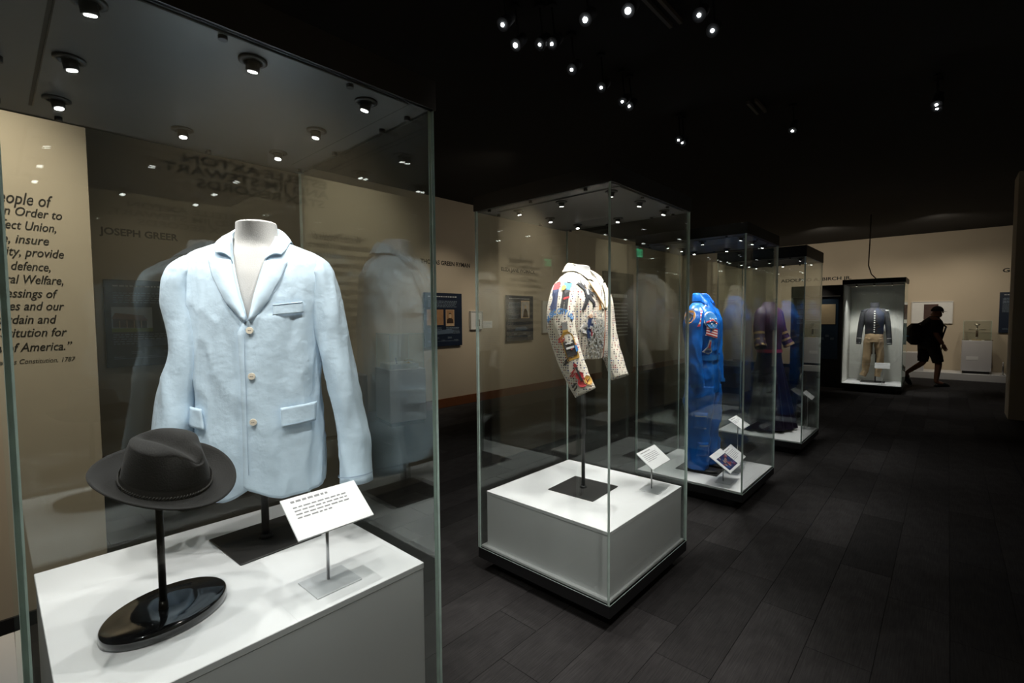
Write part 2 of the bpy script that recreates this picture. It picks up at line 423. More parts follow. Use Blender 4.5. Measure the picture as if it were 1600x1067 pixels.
class Torso:
    """stack of rounded sections: rows (z, half width, front depth, back depth, y shift)"""
    def __init__(s, tab, e=.86): s.tab = tab; s.e = e
    def pt(s, th, z, off=0):
        a, bf, bb, yo = hermite(s.tab, z); sn, c = sin(th), cos(th)
        x = (a+off)*math.copysign(abs(sn)**s.e, sn)
        y = yo-((bf if c > 0 else bb)+off)*math.copysign(abs(c)**s.e, c)
        return x, y, z
    def front(s, x, z, off=0):
        a, bf, bb, yo = hermite(s.tab, z); q = min(.999, abs(x)/(a+off))**(1/s.e)
        return yo-(bf+off)*math.sqrt(max(0, 1-q*q))**s.e
    def th_at(s, x, z):
        a = hermite(s.tab, z)[0]; return math.asin(min(1, (abs(x)/a)**(1/s.e)))*(1 if x >= 0 else -1)
class Sleeve:
    """tube along a path of rows (x, y, z, radius across, radius front-back)"""
    def __init__(s, rows, side): 
        s.rows = [(i/(len(rows)-1),)+tuple(r) for i, r in enumerate(rows)]; s.side = side
    def frame(s, t):
        x, y, z, ra, rb = hermite(s.rows, t)
        p0 = Vector(hermite(s.rows, max(0, t-.02))[:3]); p1 = Vector(hermite(s.rows, min(1, t+.02))[:3])
        T = (p1-p0).normalized(); e1 = Vector((s.side, 0, .3)); e1 = (e1-T*e1.dot(T)).normalized()
        e2 = Vector((0, -1, 0)); e2 = (e2-T*e2.dot(T)-e1*e2.dot(e1)).normalized()
        return Vector((x, y, z)), e1, e2, ra, rb
    def pt(s, phi, t, off=0):
        c, e1, e2, ra, rb = s.frame(t); return c+e1*cos(phi)*(ra+off)+e2*sin(phi)*(rb+off)
def nz(p, k, seed=0): return noise.noise(Vector((p[0]*k[0]+seed, p[1]*k[1]+seed*.7, p[2]*k[2]-seed)))
def crease(p, k, seed=0):
    r_ = 1-abs(nz(p, k, seed))*2.2; return r_*r_-.45 if r_ > 0 else -.45
def sleeve_mesh(sl, mat_, parent, name='sleeve', wr=.006, nphi=36, ns=56, seed=0, lobes=18, thick=.003):
    mb = MB()
    def f(u, v):
        phi = 2*pi*u; p = sl.pt(phi, v)
        w = nz((cos(phi)*.8+sl.side, sin(phi)*.8, v*lobes*.33), (1, 1, 1), seed)*wr*.7+crease((cos(phi), sin(phi), v*lobes*.22+.5*cos(phi)), (1, 1, 1), seed+9)*wr*.8
        w += nz((p.x, p.y, p.z), (9, 9, 4), seed+3)*wr*.8
        c = sl.frame(v)[0]; d = (p-c).normalized()
        return p+d*w*min(1, v*5)
    mb.grid(f, nphi, ns, cu=True)
    return solid(mb.build(name, mat_, parent), thick, -1 if sl.side > 0 else -1)
def coat_body(T, zt, zV, wn, zhem, mat_, parent, name='body', nu=110, nv=84, wr=.004, cut=.05, cutw=.06, overlap=.09, seed=1, per=1.0, thick=.004):
    mb = MB()
    def opening(z):
        if z <= zV: return -overlap*min(1, (zV-z)/.05+.25)
        return T.th_at(max(.002, wn*(z-zV)/(zt-zV)), z)
    def f(u, v):
        d = min(u, 1-u)*per
        zb = zhem(u)+cut*max(0, 1-d/cutw)**2
        z = zb+(zt-zb)*v
        o = opening(z); o2 = o if z > zV else -.01
        th = o+(2*pi-o-o2)*u
        lift = .007*max(0, 1-u*9) if z <= zV+.02 else 0
        fold = nz((sin(th), cos(th), z), (3.5, 3.5, 1.6), seed)*wr*1.6+nz((sin(th), cos(th), z), (9, 9, 5), seed+5)*wr*.6+crease((sin(th), cos(th), z+.25*sin(2*th)), (2.2, 2.2, 5), seed+8)*wr*.9
        k = min(1, max(0, (zt-z)/.12))
        return T.pt(th, z, lift+fold*k)
    mb.grid(f, nu, nv)
    return solid(mb.build(name, mat_, parent), thick, -1)
def front_patch(T, left, right, off, mat_, parent, name, n=12, bulge=.0, thick=.003):
    """cloth patch between two edge polylines given in (x, z) on the chest"""
    def along(pl, t):
        k = t*(len(pl)-1); i = min(len(pl)-2, int(k)); f = k-i
        return pl[i][0]*(1-f)+pl[i+1][0]*f, pl[i][1]*(1-f)+pl[i+1][1]*f
    mb = MB(); m = max(8, 4*(len(left)-1))
    def fn(u, v):
        a, b = along(left, v), along(right, v); x = a[0]*(1-u)+b[0]*u; z = a[1]*(1-u)+b[1]*u
        return x, T.front(x, z, off)-bulge*sin(pi*u), z
    mb.grid(fn, n, m)
    return solid(mb.build(name, mat_, parent), thick, 1)
def collar_ring(T, zn, th0, mat_, parent, stand=.03, fall=.035, out=.010, drop=.07, name='collar', thick=.003):
    mb = MB()
    def fn(u, v):
        th = th0+(2*pi-2*th0)*u; c = max(0, cos(th)); zb = zn-drop*c*c; st = stand*(1-.75*c)
        pi_ = T.pt(th, zb, .003); pt_ = T.pt(th, zb, .007); po = T.pt(th, zb-fall*(1-.35*c), out)
        if v < .4: k = v/.4; q = [pi_[i]*(1-k)+pt_[i]*k for i in range(3)]; q[2] += st*k+.004
        else:
            k = (v-.4)/.6; q = [pt_[i]*(1-k)+po[i]*k for i in range(3)]; q[2] += st*(1-k)**1.4+.004*(1-k)+.002
            b = .005*sin(pi*k); q[0] += b*sin(th); q[1] -= b*cos(th)
        return q
    mb.grid(fn, 64, 14)
    return solid(mb.build(name, mat_, parent), thick, 0)
def coat_collar(T, mat_, parent, dz=0., thick=.003):
    """turned-down collar: stand, fold line and fall, running from notch to notch round the neck"""
    fr = lambda x, z, o: (x, T.front(x, z, o), z+dz)
    fold = [fr(.050,1.736,.015), fr(.059,1.776,.014), (.072,.000,1.826+dz), (.073,.035,1.848+dz), (.052,.072,1.862+dz), (0,.088,1.866+dz)]
    fall = [fr(.096,1.752,.015), fr(.108,1.774,.012), (.112,.002,1.806+dz), (.108,.050,1.806+dz), (.078,.098,1.806+dz), (0,.114,1.802+dz)]
    inner = [(x*.90, y*.93+.002, z-.022) for x, y, z in fold]
    def curve(pts, t):
        full = [(-x, y, z) for x, y, z in pts]+pts[-2::-1]
        return Vector(hermite([(i/(len(full)-1),)+tuple(p) for i, p in enumerate(full)], t))
    def fn(u, v):
        if v < .35: k = v/.35; return curve(inner, u)*(1-k)+curve(fold, u)*k
        k = (v-.35)/.65; q = curve(fold, u)*(1-k)+curve(fall, u)*k; q.z += .008*sin(pi*k); return q
    o = MB().grid(fn, 72, 14).build('collar', mat_, parent); return solid(o, thick, 0)
def button(p, r, mat_, parent, n=(0, -1, 0)):
    p = Vector(p); d = Vector(n)
    b = MB().cyl(p, p+d*.004, r, r*.9, 18).build('button', mat_, parent)
    for s_ in (-1, 1): MB().cyl(p+d*.004+Vector((s_*.22*r, 0, 0)), p+d*.0046+Vector((s_*.22*r, 0, 0)), r*.13, n=6).build('buttonhole', INK, b)
def form(T, z0, z1, mat_, parent, name='torso_form'):
    mb = MB()
    mb.grid(lambda u, v: T.pt(2*pi*u, z0+(z1-z0)*v), 40, 40, cu=True)
    a, bf, bb, yo = hermite(T.tab, z1)
    mb.grid(lambda u, v: (a*cos(pi/2*v)*sin(2*pi*u), yo-(bf if cos(2*pi*u) > 0 else bb)*cos(pi/2*v)*cos(2*pi*u), z1+.012*sin(pi/2*v)), 40, 6, cu=True)
    return mb.build(name, mat_, parent)
FORM = mat('grey_linen_form', (.50, .49, .48), .85, var=.05, bump=.5, bscale=350)
PLATE = mat('black_steel_plate', (.022, .021, .02), .5, var=.1)
def figure_stand(label, loc, face, zp, pole_h, T, fz, plate=.26, pr=.011, pole=(0, 0), sleeve_h=None):
    t = thing('mannequin', label, 'mannequin', (loc[0], loc[1], zp), face)
    t['zb'] = zp
    MB().bevbox((pole[0]*.6, pole[1]*.6, zp+.003), (plate, plate, .006), .002).build('base_plate', PLATE, t).rotation_euler = (0, 0, -R(face-270)+.05)
    mb = MB().cyl((pole[0], pole[1], zp+.006), (pole[0], pole[1], zp+pole_h), pr, n=16)
    mb.cyl((pole[0], pole[1], zp+.006), (pole[0], pole[1], zp+.02), pr*1.9, pr*1.6, n=16)
    mb.build('pole', BLACK, t)
    if T: form(T, fz[0], fz[1], FORM, t)
    return t

# --- pale blue sport jacket
JB = mat('pale_blue_cotton', (.56, .70, .82), .8, var=.14, scale=9, bump=.7, bscale=17, bdetail=10, bdist=.009, sheen=.1)
JS = mat('blue_topstitch', (.34, .45, .58), .8)
f1, L1 = 237, (.628, 1.755)
T1 = Torso([(.93,.205,.125,.115,0),(1.10,.205,.125,.115,0),(1.28,.195,.118,.11,0),(1.45,.200,.122,.115,0),(1.60,.206,.125,.12,0),
            (1.68,.216,.117,.117,.004),(1.730,.218,.100,.104,.008),(1.762,.198,.085,.092,.012),(1.790,.135,.068,.080,.016),(1.815,.082,.058,.068,.018),(1.86,.066,.056,.062,.018)], .80)
M1 = Torso([(z, a*.93, bf*.93, bb*.93, yo) for z, a, bf, bb, yo in T1.tab[:-3]]+[(1.80,.082,.056,.064,.018),(1.83,.066,.054,.058,.018),(1.872,.063,.052,.054,.016)], .9)
figure_stand('black stand and grey neck form inside the pale blue jacket', L1, f1, Z1, .5, M1, (1.25, 1.868), .27, .0125, (0, 0))
j = thing('sport_jacket', 'pale blue cotton sport jacket with three buttons on a grey form', 'jacket', (L1[0], L1[1], .945), f1, absz=True)
coat_body(T1, 1.822, 1.535, .066, lambda u: .945+.03*(1-abs(2*u-1))**2+.02*sin(pi*u), JB, j, cut=.055, cutw=.07, wr=.006)
for sd in (-1, 1):
    x2 = .300 if sd > 0 else .262
    sl = Sleeve([(sd*.150,.012,1.742,.010,.02),(sd*.188,.010,1.730,.028,.050),(sd*.208,.008,1.695,.046,.074),(sd*.224,.004,1.60,.054,.080),(sd*(x2-.052),-.005,1.44,.057,.076),
                 (sd*(x2-.022),-.018,1.28,.056,.070),(sd*x2,-.04,1.12,.056,.066),(sd*(x2+.012),-.062,.962,.058,.064)], sd)
    s_ = sleeve_mesh(sl, JB, j, seed=11 if sd > 0 else 17, wr=.011)
    mb = MB(); mb.grid(lambda u, v: sl.pt(2*pi*u, .972+.003*v, .0018), 36, 2, cu=True); mb.build('cuff_stitching', JS, s_)
# lapels, collar, pockets
for sd in (-1, 1):
    fold = [(sd*.004,1.540),(sd*.020,1.60),(sd*.037,1.67),(sd*.050,1.728)]
    outer = [(sd*.010,1.532),(sd*.062,1.60),(sd*.098,1.675),(sd*.118,1.738)]
    if sd < 0: fold, outer = outer, fold
    lp = front_patch(T1, fold, outer, .010, JB, j, 'lapel', bulge=.010)
    ed = [(sd*.012,1.540),(sd*.058,1.603),(sd*.093,1.677),(sd*.112,1.733)]; e2 = [(x+sd*.0016, z-.001) for x, z in ed]
    front_patch(T1, ed, e2, .0145, JS, lp, 'edge_stitching', n=1, thick=.0008)
coat_collar(T1, JB, j)
front_patch(T1, [(.072,1.553),(.074,1.588)], [(.160,1.562),(.160,1.598)], .007, JB, j, 'breast_pocket', thick=.002)
front_patch(T1, [(.074,1.5845),(.074,1.5865)], [(.159,1.5945),(.159,1.5965)], .010, JS, j, 'pocket_stitching', thick=.0006)
front_patch(T1, [(.088,1.185),(.085,1.250)], [(.184,1.195),(.186,1.258)], .009, JB, j, 'pocket_flap', thick=.005)
front_patch(T1, [(.090,1.190),(.090,1.192)], [(.182,1.200),(.182,1.202)], .0145, JS, j, 'flap_stitching', thick=.0006)
front_patch(T1, [(-.203,1.198),(-.203,1.260)], [(-.140,1.190),(-.150,1.256)], .009, JB, j, 'pocket_flap', thick=.007)
# front edge stitching and buttons
ed = [(-.012,1.04),(-.013,1.2),(-.013,1.4),(-.010,1.52)]
front_patch(T1, ed, [(x+.0018, z) for x, z in ed], .0125, JS, j, 'front_stitching', n=1, thick=.0008)
HORN = mat('horn_button', (.74, .66, .54), .35, var=.12, scale=60)
for z in (1.505, 1.358, 1.210): button((.006, T1.front(.006, z, .013), z), .0115, HORN, j)

# --- fedora on its stand
ht = thing('hat_stand', 'black hat stand with a thin pole and glossy oval base', 'hat stand', (.274, 1.476, Z1))
MB().lathe([(.965,0),(1,.003),(1,.018),(.985,.025),(.95,.0285),(.5,.029),(.02,.0295)], (.010, .012, 0), 56, sx=.146, sy=.112, rz=R(21)).build('oval_base', mat('black_gloss_lacquer', (.008,.008,.009), .08, coat=1), ht)
MB().cyl((0,0,.022), (0,0,.372), .0085, n=16).cyl((0,0,.02), (0,0,.05), .012, .0095, n=16).lathe([(.045,.366),(.048,.374),(.03,.388)], n=20).build('pole', mat('bronze_black_pole', (.02,.018,.014), .3, metal=.6), ht)
FELT = mat('black_felt', (.009, .0088, .0085), .9, spec=.3, var=.45, scale=40, bump=.6, bscale=260, sheen=.06)
hat = thing('fedora', 'black felt fedora hat with a pinched crown and braided band', 'hat', (.290, 1.474, 1.118), 270)
hat.rotation_euler = (Matrix.Rotation(R(14), 3, fwd.xyz.normalized()) @ Matrix.Rotation(R(9), 3, rgt) @ Matrix.Rotation(R(38), 3, 'Z')).to_euler()
CA, CB = .087, .102
def brim(u, v):
    w = 2*pi*u; k = .96+.60*v; a = CA*(k if v < .01 else k*1.02); 
    lift = .034*v*v*(.45+.55*abs(cos(w))**2)+.012*v*v*max(0, sin(w))-.016*v*max(0, -sin(w))
    return a*cos(w)*1.08, CB*k*sin(w)*1.0, .012+lift
solid(MB().grid(brim, 64, 10, cu=True).build('brim', FELT, hat), .004, 0)
def crown(u, v):
    w = 2*pi*u; H = .108
    if v < .62:
        t = v/.62; sh = 1-.10*t-.05*t**4; rx, ry = CA*sh, CB*sh; z = .010+H*t*(1-.10*max(0, -sin(w))*t)
        top = 1
    else:
        t = (v-.62)/.38; sh = .85*cos(pi/2*t)**.8; rx, ry = CA*sh, CB*sh; z = .010+H+.014*sin(pi/2*t)-.012*max(0, -sin(w))*(1-t); top = 1
    x, y = rx*cos(w), ry*sin(w)
    tt = min(1, v/.62)
    # front pinches either side and a lengthwise crease in the top
    for sg in (-1, 1):
        dw = math.atan2(sin(w-(-pi/2+sg*.78)), cos(w-(-pi/2+sg*.78)))
        g = math.exp(-(dw/.42)**2)*max(0, tt-.25)**1.3*.030*(1 if v < .62 else sh/.85)
        x -= cos(w)*g; y -= sin(w)*g
    z -= .030*math.exp(-(x/.020)**2)*max(0, tt-.75)*4*(1 if y < .06 else max(0, 1-(y-.06)/.03))*.8
    return x, y, z
MB().grid(crown, 72, 44, cu=True).build('crown', FELT, hat)
BAND = mat('dark_braid_band', (.03, .028, .026), .7, bump=.6, bscale=90)
MB().grid(lambda u, v: (CA*1.015*cos(2*pi*u), CB*1.015*sin(2*pi*u), .014+.022*v), 64, 2, cu=True).build('hat_band', BAND, hat)
bd = MB()
for k in range(90):
    w = 2*pi*k/90
    p0 = Vector((CA*1.03*cos(w), CB*1.03*sin(w), .013)); w += .07; p1 = Vector((CA*1.03*cos(w), CB*1.03*sin(w), .022)); bd.cyl(p0, p1, .0022, n=5)
tag(bd.build('braid', BAND, hat), 'braided cord at the foot of the crown', kind='stuff')

# --- cream embroidered jacket
f2, L2 = 275, (2.414, 1.622)
T2 = Torso([(1.28,.178,.118,.11,0),(1.36,.190,.128,.115,0),(1.50,.205,.135,.12,0),(1.60,.208,.132,.12,0),(1.68,.212,.118,.115,.004),(1.730,.210,.100,.104,.008),
            (1.762,.190,.085,.092,.012),(1.790,.130,.068,.080,.016),(1.815,.080,.058,.068,.018),(1.86,.066,.056,.062,.018)], .84)
M2 = Torso([(z, a*.93, bf*.93, bb*.93, yo) for z, a, bf, bb, yo in T2.tab[:-3]]+[(1.79,.085,.056,.064,.018),(1.82,.062,.052,.056,.018),(1.85,.058,.05,.052,.016)], .9)
m2 = figure_stand('black pole stand and grey neck form inside the embroidered jacket', L2, f2, Z2, .85, M2, (1.34, 1.838), .31, .011)
MB().cyl((0,0,Z2+.34), (0,0,Z2+.60), .015, n=16).build('pole_sleeve', BLACK, m2)
j2 = thing('embroidered_jacket', 'short cream jacket covered in studs and colourful embroidered music motifs', 'jacket', (L2[0], L2[1], 1.29), f2, absz=True)
coat_body(T2, 1.822, 1.585, .066, lambda u: 1.292+.012*sin(pi*u), STUD, j2, cut=.006, cutw=.05, wr=.004, seed=4)
S2 = {}
for sd in (-1, 1):
    rows = [(sd*.150,.012,1.742,.010,.02),(sd*.186,.010,1.730,.030,.052),(sd*.208,.008,1.695,.050,.076),(sd*.238,.006,1.60,.062,.082),(sd*.262,-.008,1.47,.060,.078)]
    rows += [(-.262,-.05,1.34,.056,.070),(-.252,-.10,1.22,.053,.063),(-.245,-.15,1.125,.052,.058)] if sd < 0 else [(.268,-.04,1.35,.056,.070),(.262,-.085,1.24,.052,.062),(.255,-.12,1.155,.050,.056)]
    sl = S2[sd] = Sleeve(rows, sd); sleeve_mesh(sl, STUD, j2, seed=23+sd, wr=.006)
CREAM = mat('cream_satin_lapel', (.72, .65, .54), .5, var=.03); GOLDB = mat('tan_piping', (.40, .24, .10), .5)
for sd in (-1, 1):
    fold = [(sd*.006,1.590),(sd*.022,1.64),(sd*.037,1.69),(sd*.050,1.735)]
    outer = [(sd*.014,1.582),(sd*.058,1.64),(sd*.092,1.695),(sd*.108,1.745)]
    e2 = [(x-sd*.006, z-.006) for x, z in outer]
    if sd < 0: front_patch(T2, [(x-.003, z-.003) for x, z in outer], e2, .016, GOLDB, j2, 'lapel_piping', n=2)
    a, b = (outer, fold) if sd < 0 else (fold, outer)
    front_patch(T2, a, b, .011, CREAM, j2, 'lapel', bulge=.006)
coat_collar(T2, CREAM, j2)
ed = [(-.012,1.30),(-.013,1.4),(-.012,1.50),(-.006,1.58)]
front_patch(T2, ed, [(x+.006, z) for x, z in ed], .0125, mat('rust_piping', (.30, .10, .05), .5), j2, 'front_piping', n=1)
THREAD = {k: mat('thread_'+k, c, .6, var=.2, scale=120, bump=.4, bscale=400) for k, c in dict(black=(.015,.015,.02), navy=(.02,.04,.12), blue=(.03,.18,.45),
          red=(.45,.02,.03), orange=(.62,.24,.03), amber=(.60,.33,.05), white=(.75,.73,.70), silver=(.42,.42,.40), tan=(.55,.36,.18), skin=(.55,.36,.25), grey=(.22,.22,.22)).items()}
def ell(cx, cz, rx, rz, n=18, a0=0): return [(cx+rx*cos(2*pi*i/n+a0), cz+rz*sin(2*pi*i/n+a0)) for i in range(n)]
def motif(surf, shapes, name, parent, label=None):
    """shapes: (thread, outline in metres, lift); surf maps (x, z, lift) to the cloth"""
    mats = []; mb = MB()
    for th, out, lift in shapes:
        mtl = THREAD[th]
        if mtl not in mats: mats.append(mtl)
        n = len(out); b = len(mb.v); cx = sum(p[0] for p in out)/n; cz = sum(p[1] for p in out)/n
        mb.v += [tuple(surf(x, z, lift)) for x, z in out]+[tuple(surf(x, z, lift-.006)) for x, z in out]
        for t in tessellate_polygon([[Vector((x, z, 0)) for x, z in out]]): mb.face([b+i for i in t], mats.index(mtl))
        for i in range(n): mb.face((b+i, b+(i+1) % n, b+n+(i+1) % n, b+n+i), mats.index(mtl))
    o = mb.build(name, mats, parent)
    if label: o['label'] = label
    return o
chest2 = lambda x, z, l: (x, T2.front(x, z, l+.006), z)
def arm(sl, phi0, t0, per=.72):
    """local metres around (phi0, t0) on a sleeve: x towards the front, z up the arm"""
    def f(x, z, l):
        t = t0-z/per; c, e1, e2, ra, rb = sl.frame(t); return sl.pt(phi0+x/((ra+rb)/2), t, l+.006)
    return f
def dancer(cx, cz, k=1.):
    P = lambda pts: [(cx+x*k, cz+z*k) for x, z in pts]
    return [('black', P([(-.020,.035),(.022,.040),(.030,-.020),(-.014,-.025)]), .002), ('black', P([(-.02,.03),(-.050,.070),(-.036,.082),(-.004,.044)]), .002),
            ('black', P([(.018,.036),(.058,.008),(.050,-.008),(.014,.012)]), .002), ('black', P([(-.014,-.02),(.012,-.022),(-.016,-.070),(-.034,-.105),(-.044,-.100),(-.030,-.06)]), .002),
            ('black', P([(.006,-.02),(.030,-.018),(.052,-.050),(.050,-.085),(.036,-.085),(.036,-.055),(.010,-.035)]), .002), ('black', P(ell(.006,.062,.014,.012)), .002),
            ('skin', P(ell(.008,.053,.011,.012)), .003), ('white', P([(-.004,.036),(.010,.037),(.010,.0),(-.002,.0)]), .003)]
motif(chest2, dancer(-.138, 1.665, .85), 'dancer_motif', j2, 'embroidered dancing figure in a dark suit')
motif(chest2, [('white', [(-0.183,1.470),(-0.173,1.495),(-0.138,1.493),(-0.103,1.480),(-0.078,1.490),(-0.073,1.465),(-0.088,1.445),(-0.118,1.445),(-0.128,1.395),(-0.140,1.395),(-0.146,1.445),(-0.173,1.450)], .003),
               ('navy', [(-0.153,1.455),(-0.146,1.525),(-0.123,1.535),(-0.113,1.465),(-0.128,1.450),(-0.133,1.405),(-0.143,1.405)], .005), ('skin', ell(-.132,1.543,.010,.012), .005), ('red', [(-0.133,1.465),(-0.126,1.475),(-0.120,1.435),(-0.128,1.430)], .006)],
      'horse_rider_motif', j2, 'embroidered rider on a white horse')
motif(chest2, [('grey', ell(-.135,1.735,.022,.026), .002), ('silver', ell(-.130,1.730,.012,.018), .004)], 'shoulder_motif', j2)
bead = MB(); rr = random.Random(5)
for k in range(340):
    x = rr.gauss(-.075, .05); z = rr.gauss(1.44, .07)
    if not (-.18 < x < -.015 and 1.30 < z < 1.585): continue
    y = T2.front(x, z, .012); bead.box((x, y, z), (.006, .005, .004+.008*rr.random()), rz=rr.random())
tag(bead.build('silver_bead_fringe', THREAD['silver'], j2), 'silver beadwork over the lower front', kind='stuff')
# arched lettering by the lapel
tv, tf = TX['gr']; mb = MB()
def arc(x, z): 
    a = (x/.15)*1.9-1.15; r = .062-z; return -.118+(.062+z)*cos(-a+.1), 1.625+(.062+z)*sin(-a+.1)
mb.add_mesh([chest2(*arc(x, z), .003) for x, z in tv], [f[::-1] for f in tf]); mb.build('red_arched_lettering', THREAD['orange'], j2)
# right sleeve motifs
SL = S2[-1]
A1 = arm(SL, .28, .268)
def musician(cx, top, leg, kx=1.):
    return [(top, [(cx-.018,.02),(cx+.018,.02),(cx+.016,-.045),(cx-.016,-.045)], .003), (leg, [(cx-.016,-.045),(cx+.016,-.045),(cx+.017,-.145),(cx+.002,-.15),(cx,-.07),(cx-.002,-.15),(cx-.017,-.145)], .003), ('tan', ell(cx,.038,.012,.014), .003), ('skin', ell(cx,.032,.010,.010), .004)]
motif(A1, musician(-.030, 'red', 'navy')+musician(.022, 'blue', 'black')+[('amber', ell(.008,-.035,.010,.016), .006)], 'musician_pair_motif', j2, 'embroidered pair of musicians on the sleeve')
A2 = arm(SL, .36, .497)
tv, tf = TX['mc']; mb = MB()
def arc2(x, z): a = (x/.21-.5)*1.7; return (.085+z)*sin(a), (.085+z)*cos(a)-.085
mb.add_mesh([tuple(A2(*arc2(x, z), .003)) for x, z in tv], tf); mb.build('blue_arched_lettering', THREAD['blue'], j2)
A3 = arm(SL, .62, .66)
motif(A3, [('amber', [(-.030,-.075),(.030,-.075),(.032,.015),(.026,.03),(.012,.045),(.012,.055),(-.012,.055),(-.012,.045),(-.026,.03),(-.032,.015)], .003), ('grey', [(-.013,.055),(.013,.055),(.012,.085),(-.012,.085)], .003),
           ('black', [(-.024,-.060),(.024,-.060),(.026,.002),(-.026,.002)], .005), ('white', [(-.018,-.030),(.018,-.030),(.018,-.022),(-.018,-.022)], .006), ('white', [(-.016,-.010),(.016,-.010),(.016,-.005),(-.016,-.005)], .006),
           ('blue', [(.020,-.05),(.034,-.045),(.034,-.025),(.022,-.02)], .007)], 'bottle_motif', j2, 'embroidered amber bottle with a black label')
A4 = arm(SL, .50, .885)
motif(A4, [('red', ell(0,-.030,.024,.024), .003), ('red', ell(0,.010,.019,.020), .003), ('red', [(-.014,-.02),(.014,-.02),(.014,.005),(-.014,.005)], .003), ('black', [(-.004,-.02),(.004,-.02),(.004,.055),(-.004,.055)], .005), ('red', ell(0,.060,.007,.012), .004)], 'violin_motif', j2, 'embroidered red violin')
A5 = arm(SL, 1.05, .915)
motif(A5, [('tan', ell(0,-.01,.026,.028), .003), ('amber', ell(0,-.01,.020,.022), .004), ('black', [(-.008,-.015),(.010,-.003),(.009,0),(-.009,-.012)], .005)], 'banjo_motif', j2, 'embroidered round banjo')
sq = MB(); rr = random.Random(9)
squig = []
for x0, z0 in ((.010,-.02),(.055,-.06),(-.01,-.10),(.04,.15),(.0,-.16),(-.02,-.23)):
    for k in range(3):
        a, b = x0+rr.uniform(-.012,.012), z0+rr.uniform(-.014,.014); squig.append(('red' if x0 > -.005 else 'black', [(a-.012,b-.003),(a+.010,b+.008),(a+.012,b+.014),(a-.014,b+.003)], .003))
motif(arm(SL, .15, .62), squig, 'note_motifs', j2)

# --- blue flight suit
FS = mat('blue_flight_cloth', (.004, .105, .43), .28, var=.3, scale=9, bump=.6, bscale=22, bdetail=8, bdist=.008)
FS2 = mat('blue_flight_trim', (.006, .10, .33), .45, var=.1)
f3, L3 = 268, (4.335, 1.62)
T3 = Torso([(.86,.165,.125,.13,0),(.98,.175,.130,.13,0),(1.14,.160,.112,.115,0),(1.20,.158,.110,.112,0),(1.35,.185,.125,.122,0),(1.48,.195,.128,.125,0),(1.555,.192,.110,.115,.004),
            (1.60,.168,.090,.10,.010),(1.64,.125,.072,.085,.014),(1.67,.085,.060,.07,.018),(1.70,.070,.056,.062,.018)], .84)
figure_stand('dark base plate under the blue flight suit', L3, f3, Z3, .5, None, None, .36, .012)
s3 = thing('flight_suit', 'bright blue satin flight suit with mission patches and flag', 'flight suit', (L3[0], L3[1], .175), f3, absz=True)
mb = MB()
def fb(u, v):
    th = 2*pi*u; z = .86+.84*v; w = nz((sin(th), cos(th), z), (3, 3, 5), 2)*.010+crease((sin(th), cos(th), z), (2, 2, 7), 12)*.010+nz((sin(th), cos(th), z), (8, 8, 9), 6)*.006
    return T3.pt(th, z, w*min(1, (1.70-z)/.1))
mb.grid(fb, 64, 60, cu=True); mb.build('torso', FS, s3)
for sd in (-1, 1):
    rows = [(sd*.09,.012,1.61,.012,.02),(sd*.15,.010,1.595,.042,.055),(sd*.190,.006,1.545,.062,.078),(sd*.222,.004,1.44,.066,.078),(sd*.235,-.004,1.30,.064,.072),(sd*.238,-.018,1.15,.060,.068),(sd*.235,-.035,1.02,.055,.060),(sd*.232,-.05,.925,.046,.05)]
    slv = Sleeve(rows, sd); sv = sleeve_mesh(slv, FS, s3, seed=31+sd, wr=.013, lobes=26)
    if sd < 0: S3 = slv
    mb = MB(); mb.grid(lambda u, v: slv.pt(2*pi*u, .955+.045*v, .004), 24, 2, cu=True); mb.build('cuff', FS2, sv)
    leg = Sleeve([(sd*.085,0,.92,.088,.125),(sd*.092,0,.80,.098,.128),(sd*.098,-.004,.64,.100,.112),(sd*.102,-.002,.48,.095,.098),(sd*.104,.004,.33,.094,.096),(sd*.105,.006,.185,.092,.098)], sd)
    lg = sleeve_mesh(leg, FS, s3, 'trouser_leg', seed=41+sd, wr=.015, lobes=22, nphi=44, ns=70)
    # thigh pocket and knee pocket with zips
    for t0, ph in ((.42, .5), (.74, .9)):
        mb = MB(); mb.grid(lambda u, v: leg.pt(ph+(u-.5)*1.1, t0+(v-.5)*.17, .014*min(1, 8*min(u, 1-u, v, 1-v))+.006), 12, 12); mb.build('cargo_pocket', FS, lg)
        mb = MB(); mb.grid(lambda u, v: leg.pt(ph+(u-.5)*.7, t0-.05+(v-.5)*.01, .024), 10, 1); mb.build('zip', STEEL, lg)
    mb = MB().cyl((sd*.105, -.02, .19), (sd*.105, -.02, .17), .06, .07, 18); mb.lathe([(.05,.158),(.06,.165),(.055,.19)], (sd*.105, -.08, 0), 18, sx=.9, sy=1.7); mb.build('boot', BLACK, s3)
mb = MB(); mb.grid(lambda u, v: T3.pt(2*pi*u, 1.15+.045*v, .010), 56, 2, cu=True); mb.build('waist_belt', FS2, s3)
collar_ring(T3, 1.690, .50, FS, s3, stand=.050, fall=.028, out=.006, drop=.06)
mb = MB(); mb.grid(lambda u, v: ((u-.5)*.008, T3.front(0, .95+.68*v, .012), .95+.68*v), 1, 40); mb.build('front_zip', STEEL, s3)
THREAD['navy2'] = mat('patch_navy', (.02, .06, .22), .5)
a1 = arm(S3, 1.25, .27, .68)
def ring(cx, cz, r, w, n=24): return ell(cx, cz, r, r, n)
stars = [('white', ell(.012*cos(k*2.4)*((k % 3)+1), .012*sin(k*2.4)*((k % 3)+1)+.02, .0035, .0035, 6), .006) for k in range(9)]
chest3 = lambda x, z, l: (x, T3.front(x, z, l+.010), z)
